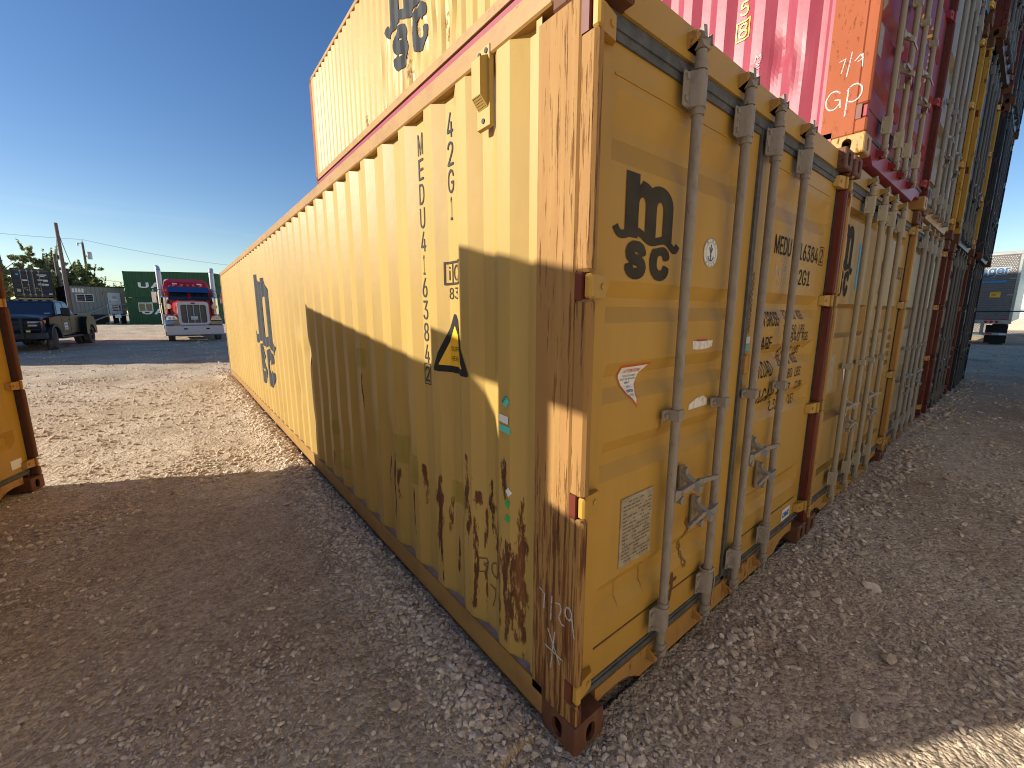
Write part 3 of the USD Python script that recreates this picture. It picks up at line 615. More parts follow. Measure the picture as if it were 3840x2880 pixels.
L1('lettering', at[0], 'orange', .0045); L1('lettering', union_all(at[1:]), 'black', .0045)
plate = obj(d1, 'data_plate', G().box(.284, .495, DY - .006, DY + .002, .612, .902, .0015), 'plate', label='embossed metal data plate')
pl_ = lambda u, v, off=0.0: np.c_[u, np.full(len(np.atleast_1d(u)), DY - .006 - off), v]
r5 = np.random.default_rng(5); ln = []
for i in range(17):
    z = .885 - i * .0155; x = .296
    while x < .47:
        w = r5.uniform(.008, .032)
        if r5.random() < .75: ln.append(sbox(x, z - .0055, min(x + w, .484), z))
        x += w + .005
decal(plate, 'plate_print', union_all(ln), pl_, [], [], 'plate_print', .0008)
L1('torn_label', Polygon([(.73, 1.485), (.91, 1.482), (.905, 1.455), (.86, 1.448), (.80, 1.446), (.735, 1.450)]), 'torn'); L1('torn_label', Polygon([(.765, 1.492), (.86, 1.490), (.855, 1.482), (.77, 1.482)]), 'red_lens')
L1('torn_label', Polygon([(.735, 1.185), (.90, 1.188), (.90, 1.216), (.86, 1.235), (.80, 1.23), (.74, 1.21)]), 'torn')
L1('scribble', union_all([scribble([(.70, .41), (.705, .345), (.69, .285)], .022), scribble([(.655, .372), (.735, .378)], .02)]), 'rust', label='dark cross painted on the left door')
r6 = np.random.default_rng(6)
L1('scribble', union_all([scribble([(.80 + r6.uniform(-.02, .02), .66 - .028 * i + r6.uniform(-.01, .01)) for i in range(10)], .005) for _ in range(3)]), 'pencil')
for x, z0, z1, w in ((.30, .40, .61, .009), (.47, .42, .61, .009), (.52, 1.12, 1.2, .02)): L1('rust_run', grime_poly(x, z0, z1, w, int(x * 99)), 'rust_run')
T = [('MEDU', 1.50, 1.91, 1.735, 2.005), ('416384', 1.79, 1.905, 2.19, 2.0), ('42G1', 1.83, 1.765, 2.09, 1.855), ('MAX GROSS', 1.365, 1.53, 1.672, 1.612), ('32.500  KGS', 1.745, 1.565, 2.06, 1.62), ('71.650  LBS', 1.745, 1.478, 2.10, 1.535),
     ('TARE', 1.40, 1.405, 1.60, 1.475), ('3.840  KGS', 1.80, 1.432, 2.18, 1.488), ('8.470  LBS', 1.76, 1.352, 2.12, 1.405), ('PAYLOAD', 1.366, 1.25, 1.655, 1.338), ('28.660  KGS', 1.75, 1.298, 2.07, 1.355), ('63.180  LBS', 1.75, 1.212, 2.12, 1.272), ('CU.CAP.', 1.40, 1.095, 1.725, 1.188), ('67.7  CUM', 1.76, 1.125, 2.16, 1.18), ('2.390  CUFT', 1.72, 1.03, 2.14, 1.09)]
T2 = []
for s, x0, z0, x1, z1 in T:
    q_ = s.split('  ')
    if len(q_) == 2: c_ = .60 if 'CUM' not in s and 'CUFT' not in s else .5; T2 += [(q_[0], x0, z0, x0 + (x1 - x0) * c_, z1), (q_[1], x1 - (x1 - x0) * .27, z0, x1, z1)]
    else: T2.append((s, x0, z0, x1, z1))
for s, x0, z0, x1, z1 in T2: L2('lettering', label_at(s, x0, z0, x1, z1, 1 if z1 - z0 > .07 else 0), 'black')
L2('lettering', label_at('2', 2.235, 1.915, 2.275, 2.0).union(sbox(2.215, 1.9, 2.295, 2.012).difference(sbox(2.220, 1.905, 2.29, 2.007))), 'black')
L2('sticker', sbox(2.09, .205, 2.24, .288), 'white', label='small white maker label'); L2('lettering', affinity.skew(label_at('CIMC', 2.105, .225, 2.225, .262, 5), 12), 'blue', .0035)
L2('sticker', sbox(1.262, 1.45, 1.305, 1.485), 'white'); L2('sticker', sbox(1.262, 1.412, 1.305, 1.445), 'teal')
L2('scribble', union_all([scribble([(1.53, 1.80), (1.545, 1.85), (1.56, 1.80), (1.575, 1.84)], .005), scribble(arc(1.61, 1.82, .016, .02, 20, 300), .005), scribble([(1.65, 1.77), (1.655, 1.86), (1.685, 1.86), (1.68, 1.825), (1.655, 1.82)], .005), scribble(arc(1.6, 1.755, .014, .02, 0, 350), .005)]), 'chalk')
zz = [scribble([(1.278 + .014 * math.sin(i * 2.1 + j), 1.80 - .03 * j - .007 * i) for i in range(5)], .0045) for j in range(10)]
L2('scribble', union_all(zz), 'pencil')
obj(root, 'customs_bracket', G().box(1.222, 1.262, .030, .062, 1.30, 1.40, .006), 'rust_yellow')
t = np.linspace(0, 6 * np.pi, 60)
obj(A['rods'][1], 'rope', G().tube([(.958 + .036 * math.cos(a), .018 + .03 * math.sin(a), .355 + .006 * math.sin(a * .7)) for a in t[::2]], .0035, 5).tube([(1.0, .0, .35), (1.012, -.002, .28), (1.005, .0, .20), (1.01, .002, .13)], .004, 5), 'plate')

MT = dict(MY, body='tan', side='tan', post='rust_yellow', rail='tan', door='tan', hinge='tan', rod='rod_cream', plate='rod_cream', keeper='tan', header='tan', jamb='rust_yellow')
B2 = container('shipping_container', 'tan yellow container with raised door panels, under the red container', ROW, (2.49, 0.0, 0), 0, 12.192, MT, style=STYLE_B, detail=1)
(p1, q1), (p2, q2) = B2['doors']
dd(p1, q1, 'logo', fit(LOGO, .115, 1.72, .50, 2.24), 'black', label='black company letters on the left door')
dd(p1, q1, 'sticker', sbox(.63, 1.78, .76, 2.12), 'sky_blue'); dd(p1, q1, 'lettering', label_at('L', .68, 1.86, .73, 2.08), 'white', .0035)
dd(p1, q1, 'sticker', Polygon([(.61, 1.20), (.80, 1.20), (.68, 1.02)]), 'white'); dd(p1, q1, 'data_plate', sbox(.15, 1.02, .37, 1.30), 'plate')
for i, s in enumerate(('MEDU', '45G1')): dd(p2, q2, 'lettering', label_at(s, 1.40, 1.95 - .2 * i, 1.62, 2.05 - .2 * i), 'black')
dd(p2, q2, 'lettering', label_at('608 3', 2.02, 1.93, 2.3, 2.05), 'black')
for i, (s, e) in enumerate((('MAX GROSS', '30.480 KGS'), ('TARE', '3.900 KGS'), ('NET', '26.580 KGS'), ('CU.CAP.', '67.6 CUM'))):
    z = 1.34 - i * .085; dd(p2, q2, 'lettering', label_at(s, 1.38, z, 1.66, z + .05), 'black'); dd(p2, q2, 'lettering', label_at(e, 1.86, z, 2.24, z + .05), 'black')

MB = dict(body='beige', post='rust_yellow', rail='rust_yellow', door='beige', hinge='rust_yellow', rod='rod_white', plate='rod_white', keeper='rust_yellow', jamb='rust_red')
container('shipping_container', 'grey beige container with chalky lock rods, third from the near end of the row', ROW, (5.06, .02, 0), 0, 12.192, MB, style=STYLE_B, detail=1)
container('shipping_container', 'dark brown container on the ground next to the last stack of the row', ROW, (7.80, .0, 0), 0, 12.192, dict(body='brown', post='rust_red', rail='brown', hinge='rust_red', rod='rod_dim'), style=STYLE_C, detail=1)
container('shipping_container', 'charcoal container on the ground at the far end of the row', ROW, (10.65, -.02, 0), 0, 12.192, dict(body='charcoal', post='charcoal', rod='slate', hinge='charcoal', jamb='charcoal'), style=STYLE_C, detail=1)

# second level
MR = dict(body='red', side='red', post='red_post', casting='rust_yellow', rail='red', door='red_door', jamb='rust_red', hinge='red_door', rod='rod_cream', plate='rod_cream', keeper='red_door', header='red_door', casting_top='red_post')
dR = [(.55, .78, .05, .10, .03), (.62, .70, .12, .07, -.012), (.42, .66, .05, .12, .014), (1.3, .5, .1, .2, .01), (.75, .4, .06, .1, .006)]
Rd = container('shipping_container', 'red container with an orange scraped corner post, stacked above the tan one', ROW, (2.49, -.03, 2.60), 0, 12.192, MR, style=STYLE_C, dents=dR, post_label='orange scraped corner post with chalk')
S, UC, VC = Rd['side_surf'], Rd['side_cut'], Rd['side_vcut']; side = Rd['side']
for ch, z0 in (('5', 1.155), ('8', 1.01)): sd('lettering', label_at(ch, -.85, z0, -.785, z0 + .095), 'lemon', .006)
sd('lettering', sbox(-.87, .99, -.765, 1.12).difference(sbox(-.862, .998, -.773, 1.112)), 'lemon', .006)
sd('scribble', union_all([scribble([(-.70, .79), (-.695, .825), (-.68, .805), (-.665, .825), (-.66, .79)], .006), scribble([(-.665, .775), (-.69, .77), (-.67, .755), (-.695, .745)], .006), scribble([(-.70, .735), (-.665, .735)], .006)]), 'chalk', .006)
rp = Rd['root'] + '/corner_post'
decal(rp, 'chalk_mark', union_all([scribble([(-.18, .57), (-.15, .575), (-.165, .50)]), scribble([(-.12, .60), (-.135, .47)]), scribble([(-.10, .545), (-.075, .57), (-.06, .545), (-.085, .535)]), scribble([(-.065, .57), (-.06, .50)]), scribble(arc(-.19, .35, .04, .055, 40, 330), .008), scribble([(-.18, .35), (-.155, .345), (-.15, .30)], .008), scribble([(-.115, .38), (-.12, .24)], .008), scribble(arc(-.085, .36, .04, .05, -120, 150), .008)]), ps, [], [], 'chalk', .002)
(p1, q1), (p2, q2) = Rd['doors']
dd(p1, q1, 'data_plate', sbox(.14, .66, .36, 1.12), 'plate')
for k in range(9): dd(p2, q2, 'striped_sticker', affinity.rotate(sbox(1.78, 1.0 + .05 * k, 1.98, 1.02 + .05 * k), 20), 'warn'); 
for k in range(6): dd(p2, q2, 'striped_sticker', affinity.rotate(sbox(1.46, 1.3 + .06 * k, 1.60, 1.325 + .06 * k), 20), 'warn')
container('shipping_container', 'pale grey container framed by yellow posts, second level beside the red one', ROW, (5.06, .0, 2.595), 0, 12.192, dict(body='beige', post='orange_post', rail='rust_yellow', hinge='orange_post', rod='rod_white', jamb='orange_post'), style=STYLE_B, detail=1)
container('shipping_container', 'blue grey container with an orange jamb on the second level near the far end', ROW, (7.80, -.03, 2.595), 0, 12.192, dict(body='slate', post='orange_post', rail='slate', rod='rod_dim', jamb='orange_post', hinge='orange_post'), style=STYLE_C, detail=1)
container('shipping_container', 'dark grey container on the second level at the far end of the row', ROW, (10.65, -.10, 2.595), 0, 12.192, dict(body='slate', post='charcoal', rod='slate', jamb='charcoal', hinge='charcoal'), style=STYLE_C, detail=1)
# third level
dB = [(r_.uniform(4.6, 7.4), r_.uniform(.15, 1.1), r_.uniform(.06, .16), r_.uniform(.08, .35), r_.uniform(-.012, .03)) for _ in range(30)] + [(5.9, .75, .18, .30, .05), (5.7, .5, .12, .2, .04), (6.35, .9, .15, .2, .03)]
Bt = container('shipping_container', 'dented yellow container on the third level, above the red one', ROW, (2.49, .03, 5.192), 0, 12.192, dict(MY, side='yellow_worn', post='red_post', rail='yellow_rail'), dents=dB, rust=[(6.3, .3, .7, .25), (5.95, .7, 1.3, .12), (6.2, .35, .6, .2), (7.2, .2, .5, .15), (8.2, .15, .4, .2), (5.0, .3, .7, .1), (4.2, .5, 1.0, .06), (6.6, 1.1, 1.5, .07)], detail=1)
S, UC, VC = Bt['side_surf'], Bt['side_cut'], Bt['side_vcut']; side = Bt['side']
sd('logo', fit(LOGO, -7.12, .55, -5.28, 2.3), 'ink_grey', .012, 'big dark grey company letters across dents')
container('shipping_container', 'charcoal container on the third level next to the dented yellow one', ROW, (5.10, -.02, 5.19), 0, 12.192, dict(body='slate', post='charcoal', rod='rod_dim', jamb='rust_red', hinge='orange_post'), style=STYLE_C, detail=1)
container('shipping_container', 'brown container on the third level, one stack from the far end', ROW, (7.85, -.12, 5.19), 0, 12.192, dict(body='brown', post='rust_red', rod='rod_dim', hinge='rust_red'), style=STYLE_C, detail=1)
container('shipping_container', 'steel grey container on the third level at the far end of the row', ROW, (10.72, -.14, 5.19), 0, 12.192, dict(body='slate', post='slate', rod='slate', jamb='charcoal', hinge='slate'), style=STYLE_C, detail=1)

for x_, lbl in ((7.85, 'brown container on top of the second stack from the far end'), (10.70, 'brown container on top of the farthest stack')):
    container('shipping_container', lbl, None, (x_, -.05, 7.785), 0, 12.192, dict(body='brown', rod='rod_white', post='rust_red'), style=STYLE_C, detail=0)

# containers across the yard lane on the left
KX, KY, TH = -2.088, 4.775, math.radians(20)
MD = dict(body='deep_yellow', post='rust_red', rail='rust_yellow', door='deep_yellow', hinge='rust_yellow', rod='galv', jamb='rust', keeper='rust_yellow', casting='rust')
D = container('shipping_container', 'deep yellow container at the left edge, its rusty door jamb towards the lane', None, (KX - CW * math.sin(TH), KY - CW * math.cos(TH), 0.0), math.pi / 2 - TH, 6.058, MD, style=STYLE_A, detail=1)
dd(*D['doors'][1], 'sticker', sbox(2.2, .24, 2.32, .32), 'white')

# a narrow booth stands left of the camera, beside the deep yellow container; only its shadow is seen
def booth():
    ang = math.atan2(-SH[1], -SH[0])                                       # local x points the way the light travels
    D0, yc = 3.0, .45
    p = thing('guard_booth', 'narrow yellow guard booth with two window openings beside the deep yellow container', 'booth', (SH[0] * D0, yc + SH[1] * D0, 0), ang)
    w = lambda ya: (ya - yc) * -SH[0]
    dr = lambda ya: (D0 - (ya - yc) * SH[1]) * math.tan(SUN_EL)
    g = G().box(-.18, .18, w(-.21), w(1.02), 0, .93 + dr(.45), .01); obj(p, 'wall', g, 'deep_yellow')
    g = G().box(-.18, .18, w(.16), w(.47), .84 + dr(.45), 1.36 + dr(.45)); g.box(-.18, .18, w(.71), w(1.02), .84 + dr(.45), 1.37 + dr(.45)); g.hull([(x, w(y), z + dr(.6)) for x in (-.05, .05) for y, z in ((.46, .9), (.46, 1.10), (.58, 1.20), (.72, 1.37), (.72, .9))]); obj(p, 'mullion', g, 'deep_yellow')
    P = [(x, w(y), z + dr(y)) for x in (-.2, .2) for y, z in ((-.21, 1.34), (-.21, 1.60), (.745, 1.42), (.745, 1.815))]
    obj(p, 'roof', G().hull(P), 'slate')
booth()

# ------------------------------------------------------------------ ground
def gz(x, y):
    x, y = np.asarray(x, float), np.asarray(y, float)
    ss = lambda t: np.clip(t, 0, 1) ** 2 * (3 - 2 * np.clip(t, 0, 1))
    z = .05 * ss((y - 4) / 9) + .05 * ss((y - 12) / 14) + .37 * ss((y - 26) / 26) + .12 * ss((x - 2.5) / 6.5)
    return z
def relief(x, y):
    p = np.stack([x, y, 0 * x], -1)
    d = np.hypot(x - CAM[0], y - CAM[1])
    a = (meshkit.fbm(p * .9, 4, 3) - .5) * .05 + (meshkit.fbm(p * 4.0, 4, 9) - .5) * .024 + (meshkit.fbm(p * 17.0, 3, 21) - .5) * .012 * (d < 9) 
    rut = .010 * np.sin((x + .12 * y) * 7.0 + 3 * meshkit.noise(p * .35, 5)) * np.clip((y - 9) / 4, 0, 1)
    berm = .045 * np.exp(-((x + .16) / .13) ** 2) * ((y > .15) & (y < 12)) * (.6 + .8 * meshkit.noise(p * 2.2, 11))
    inside = (x > .03) & (y > .07) & (x < 13.5) & (y < 12.3)
    flat = np.clip(np.minimum(np.hypot(np.minimum(x, 0), np.minimum(y, 0)), 9) / .35, .35, 1)
    return np.where(inside, -.03, a * flat + berm + rut * .5) - .008
def ground_height(x, y): return gz(x, y) + relief(np.asarray(x, float), np.asarray(y, float))

gm = usdkit.material(stage, LK + 'gravel_ground', {
    'g': ('geometry', {}), 'n0': ('noise_texture', {'scale': .55, 'detail': 6.0, 'roughness': .62, 'distortion': .4}),
    'r0': ('rgb_ramp', {'ramp': [(.28, (.42, .295, .185)), (.45, (.55, .425, .29)), (.60, (.64, .515, .37)), (.75, (.69, .57, .425))]}),
    'v1': ('voronoi_texture', {'scale': 62.0, 'randomness': 1.0}), 'v2': ('voronoi_texture', {'scale': 150.0}), 'v3': ('voronoi_texture', {'scale': 24.0}),
    'hs': ('separate_color', {}), 'mr': ('map_range', {'to_min': .70, 'to_max': 1.28}), 'mul': ('mix_color', {'blend_type': 'multiply', 'fac': 1.0, 'use_clamp': False}),
    'cc': ('combine_color', {}), 'n1': ('noise_texture', {'scale': 7.0, 'detail': 6.0, 'roughness': .7}),
    'rs': ('rgb_ramp', {'ramp': [(.42, (0, 0, 0)), (.60, (1, 1, 1))]}), 'bws': ('rgb_to_bw', {}),
    'h1': ('math', {'math_type': 'multiply', 'value2': -1.0}), 'h2': ('math', {'math_type': 'multiply_add', 'value2': -.45}), 'h3': ('math', {'math_type': 'multiply_add', 'value2': -1.5}), 'h4': ('math', {'math_type': 'multiply_add', 'value2': 1.2}),
    'hm': ('math', {'math_type': 'multiply'}), 'hm2': ('math', {'math_type': 'multiply_add', 'value2': 1.0}),
    'b': ('bump', {'strength': 1.0, 'distance': .012}), 'm2': ('mix_color', {'blend_type': 'multiply', 'fac': 1.0, 'use_clamp': False}),
    'r1': ('rgb_ramp', {'ramp': [(.25, (.72, .70, .68)), (.7, (1.12, 1.12, 1.12))]}),
    'p': ('principled_bsdf', {'roughness': .92, 'specular_ior_level': .25})},
    [('g.position', 'n0.vector'), ('n0.fac', 'r0.fac'), ('g.position', 'v1.vector'), ('g.position', 'v2.vector'), ('g.position', 'v3.vector'), ('g.position', 'n1.vector'),
     ('v1.color', 'hs.color'), ('hs.r', 'mr.value'), ('mr.result', 'cc.r'), ('mr.result', 'cc.g'), ('mr.result', 'cc.b'), ('r0.color', 'mul.a'), ('cc.color', 'mul.b'),
     ('n1.fac', 'r1.fac'), ('mul.result', 'm2.a'), ('r1.color', 'm2.b'), ('m2.result', 'p.base_color'),
     ('v1.distance', 'h1.value1'), ('v2.distance', 'h2.value1'), ('h1.value', 'h2.value3'), ('v3.distance', 'h3.value1'), ('h2.value', 'h3.value3'), ('n1.fac', 'h4.value1'), ('h3.value', 'h4.value3'),
     ('h4.value', 'b.height'), ('b.normal', 'p.normal')], surface='p.BSDF')
M['ground'] = gm
def stone_mat(name, c0, c1):
    return usdkit.material(stage, LK + name, {'g': ('geometry', {}), 'oi': ('object_info', {}), 'r': ('rgb_ramp', {'ramp': [(0, c0), (.6, tuple((a + b) / 2 for a, b in zip(c0, c1))), (1, c1)]}),
        'n': ('noise_texture', {'scale': 45.0, 'detail': 5.0}), 'r2': ('rgb_ramp', {'ramp': [(.3, (.75, .74, .72)), (.7, (1.12, 1.12, 1.12))]}), 'm': ('mix_color', {'blend_type': 'multiply', 'fac': 1.0, 'use_clamp': False}),
        'b': ('bump', {'strength': 1.0, 'distance': .002}), 'p': ('principled_bsdf', {'roughness': .9, 'specular_ior_level': .25})},
        [('oi.random', 'r.fac'), ('g.position', 'n.vector'), ('n.fac', 'r2.fac'), ('r.color', 'm.a'), ('r2.color', 'm.b'), ('m.result', 'p.base_color'), ('n.fac', 'b.height'), ('b.normal', 'p.normal')], surface='p.BSDF')
M['stone'] = stone_mat('limestone', (.48, .375, .26), (.80, .67, .51))

gp = fresh('/World', 'ground'); gx = UsdGeom.Xform.Define(stage, gp); tag(gx, 'pale crushed stone yard with packed dirt patches', 'ground', kind='structure')
az = np.unique(np.concatenate([np.linspace(-.45, 1.75, 620), np.linspace(1.75, 2 * math.pi - .45, 90)]))
rad = np.concatenate([np.linspace(.05, .6, 6)[:-1], .6 * np.exp(np.linspace(0, math.log(20 / .6), 420)), 20 * np.exp(np.linspace(0, math.log(150), 60))[1:]])
A_, R_ = np.meshgrid(az[:-1], rad, indexing='ij')
X = CAM[0] + R_ * np.sin(A_); Y = CAM[1] + R_ * np.cos(A_)
Z = ground_height(X, Y); Z = np.where(R_ > 200, gz(X, Y), Z)
na, nr = X.shape; i, j = np.meshgrid(np.arange(na), np.arange(nr - 1), indexing='ij'); i2 = (i + 1) % na
F = np.stack([i * nr + j, i * nr + j + 1, i2 * nr + j + 1, i2 * nr + j], -1).reshape(-1, 4)
V = np.stack([X, Y, Z], -1).reshape(-1, 3)
V = np.vstack([V, [[CAM[0], CAM[1], -.01]]]); c0 = len(V) - 1
F3 = np.vstack([F[:, [0, 2, 1]], F[:, [0, 3, 2]], np.c_[np.full(na, c0), ((np.arange(na) + 1) % na) * nr, np.arange(na) * nr]])
obj(gp, 'gravel_surface', G().add(V, F3), 'ground', smooth=True)

def rock(seed, sub=1, planes=9, lo=.45, hi=.85):
    m = trimesh.creation.icosphere(sub); v = np.array(m.vertices); r = np.random.default_rng(seed)
    for _ in range(planes):                                                     # broken faces
        n = r.normal(size=3); n /= np.linalg.norm(n); d = r.uniform(lo, hi); h = v @ n; v = v - np.maximum(h - d, 0)[:, None] * n
    v *= 1 + .18 * (meshkit.noise(v * 1.7 + seed * 7.1, seed)[:, None] - .5)
    v *= np.array([1, r.uniform(.6, .95), r.uniform(.42, .75)]); return v, np.array(m.faces)
def free(x, y):
    row = (x > .0) & (y > -.005) & (x < 13.4) & (y < 12.2)
    qx, qy = x - (KX - CW * math.sin(TH)), y - (KY - CW * math.cos(TH)); u = qx * math.sin(TH) + qy * math.cos(TH); w = -qx * math.cos(TH) + qy * math.sin(TH)
    dd_ = (u > -.02) & (u < CW + .02) & (w > 0) & (w < 6)
    return ~(row | dd_)
cand = []
for r0, r1, dens, s0, s1 in ((.95, 2.0, 5200, .0026, .015), (2.0, 3.6, 2300, .004, .020), (3.6, 7.0, 700, .007, .028), (7.0, 14.0, 150, .012, .036), (14.0, 30.0, 14, .018, .042)):
    n = int(dens * 1.0 * (r1 ** 2 - r0 ** 2)); a = rng.uniform(-.32, 1.68, n); r = np.sqrt(rng.uniform(r0 ** 2, r1 ** 2, n))
    x = CAM[0] + r * np.sin(a); y = CAM[1] + r * np.cos(a)
    patch = meshkit.fbm(np.stack([x, y, 0 * x], -1) * 1.1, 3, 17)
    edge = np.exp(-((x + .16) / .15) ** 2) * (y > 0) + .8 * np.exp(-((y + .15) / .14) ** 2) * (x > 0)
    keep = free(x, y) & (rng.random(n) < np.clip((patch - .36) * 3.2, .10, 1) + edge)
    s = s0 * (s1 / s0) ** (rng.random(n) ** 1.7) * (1 + .45 * edge)
    cand.append(np.c_[x, y, s][keep])
cand = np.vstack(cand)
n = 24; t = rng.uniform(.2, 11, 5200); ex = np.c_[-.03 - np.abs(rng.normal(0, .13, 5200)), t, rng.uniform(.006, .021, 5200) * (1 + .03 * t)]   # loose gravel banked along the long side
ex = ex[rng.random(5200) < np.clip(1.2 - .085 * t, .15, 1)]
cand = np.vstack([cand, ex]); cand = cand[free(cand[:, 0], cand[:, 1])]
rocks = [rock(40 + k, 1) for k in range(7)]
rocks2 = [rock(80 + k, 3, 16, .42, .72) for k in range(6)]
# bigger stones one can tell apart: pieces of the ground
BIG = [(-.42, .62, .030), (1.05, -.10, .034), (1.26, -.34, .030), (1.43, -.21, .024), (.62, -.30, .03), (.86, -.13, .024), (1.8, -.35, .03), (1.0, -.62, .045), (.42, -.45, .05), (1.75, .0 - .25, .04), (2.1, -.45, .05), (2.5, -.30, .05), (.2, -.15, .022), (-.16, .35, .026), (-.2, .47, .022), (-.12, .62, .024), (.75, -.52, .026), (1.5, -.62, .04)]
d_ = np.hypot(cand[:, 0] - CAM[0], cand[:, 1] - CAM[1]); order = np.argsort(-(cand[:, 2] / d_))
pick = [tuple(c) for c in cand[order[:272]]]; rest = cand[order[272:]]
for k, (x, y, s) in enumerate(BIG + pick):
    v, f = rocks2[k % 6]; a = rng.uniform(0, 6.28); c, q = math.cos(a), math.sin(a)
    tl = rng.normal(0, .18, 2); R = np.array([[c, -q, 0], [q, c, 0], [0, 0, 1]]) @ np.array([[1, 0, tl[0]], [0, 1, tl[1]], [-tl[0], -tl[1], 1]])
    flat = .5 if s > .04 else 1.0
    vv = (v * 1.3 * s * np.array([1, 1, flat])) @ R.T + np.array([x, y, float(ground_height(x, y)) + s * .16 * flat])
    obj(gp, 'stone', (vv * 1.0, f), 'stone', smooth=18)
pi = UsdGeom.PointInstancer.Define(stage, gp + '/gravel'); tag(pi, kind='stuff')
protos = UsdGeom.Scope.Define(stage, gp + '/gravel/kinds')
tg = []
for k, (v, f) in enumerate(rocks):
    me = usdkit.mesh(stage, gp + '/gravel/kinds/pebble_%03d' % k, (v, f), M['stone'], smooth=40); tg.append(me.GetPath())
pi.CreatePrototypesRel().SetTargets(tg)
N = len(rest); zz = ground_height(rest[:, 0], rest[:, 1]) + rest[:, 2] * .22
pi.CreatePositionsAttr(Vt.Vec3fArray.FromNumpy(np.c_[rest[:, :2], zz].astype(np.float32)))
pi.CreateProtoIndicesAttr(Vt.IntArray.FromNumpy(rng.integers(0, len(rocks), N).astype(np.int32)))
pi.CreateScalesAttr(Vt.Vec3fArray.FromNumpy((rest[:, 2:3] * np.c_[rng.uniform(.85, 1.35, N), rng.uniform(.8, 1.2, N), rng.uniform(.75, 1.15, N)]).astype(np.float32)))
h = rng.uniform(0, math.pi, N); tx, ty = rng.normal(0, .16, N), rng.normal(0, .16, N)
qn = np.sqrt(1 + tx ** 2 + ty ** 2)
pi.CreateOrientationsAttr(Vt.QuathArray([Gf.Quath(float(a), float(b), float(c), float(d)) for a, b, c, d in zip(np.cos(h) / qn, tx / qn, ty / qn, np.sin(h) / qn)]))

# ------------------------------------------------------------------ yard background
def patch(corners, inset=.08, push=.006, thick=.004):
    """thin pane on a quad: corners counter-clockwise seen from outside"""
    c = np.asarray(corners, float); n = np.cross(c[1] - c[0], c[3] - c[0]); n /= np.linalg.norm(n); m = c.mean(0)
    ins = []
    for k in range(4):
        a, b, d = c[k], c[(k + 1) % 4], c[k - 1]
        ins.append(a + (b - a) / np.linalg.norm(b - a) * inset + (d - a) / np.linalg.norm(d - a) * inset)
    ins = np.array(ins); return G().hull(np.vstack([ins + n * push, ins + n * (push - thick - .004)]))
def wheel(parent, c, r, w, rim='matt_black', tread=True, steer=0.0, spokes=8, name='wheel'):
    """axle along local x"""
    c = np.asarray(c, float); k = r * .62
    prof = [(k, -w * .42), (r * .93, -w * .5), (r, -w * .36), (r, -w * .06), (r * .985, -w * .04), (r * .985, w * .04), (r, w * .06), (r, w * .36), (r * .93, w * .5), (k, w * .42), (k * .97, 0), (k, -w * .42)]
    g = G().lathe(prof, 'x', (0, 0, 0), 28).tr(steer, c)
    p = obj(parent, name, g, 'tyre', smooth=35)
    h = G().lathe([(0, .30 * w), (k * .3, .32 * w), (k * .32, .2 * w), (k * .9, .12 * w), (k * .98, .38 * w), (k, .38 * w), (k, -.38 * w), (0, -.38 * w)], 'x', (0, 0, 0), 24)
    for s in range(spokes):
        a = 2 * math.pi * s / spokes; q = np.array([0, math.cos(a), math.sin(a)])
        h.cyl(np.array([.25 * w, 0, 0]) + q * k * .2, np.array([.34 * w, 0, 0]) + q * k * .95, k * .07, 6)
    sg = 1 if c[0] > 0 else -1
    obj(p, 'rim', h.tr(0, (0, 0, 0), (sg, 1, 1)).tr(steer, c), rim, smooth=30)
    return p

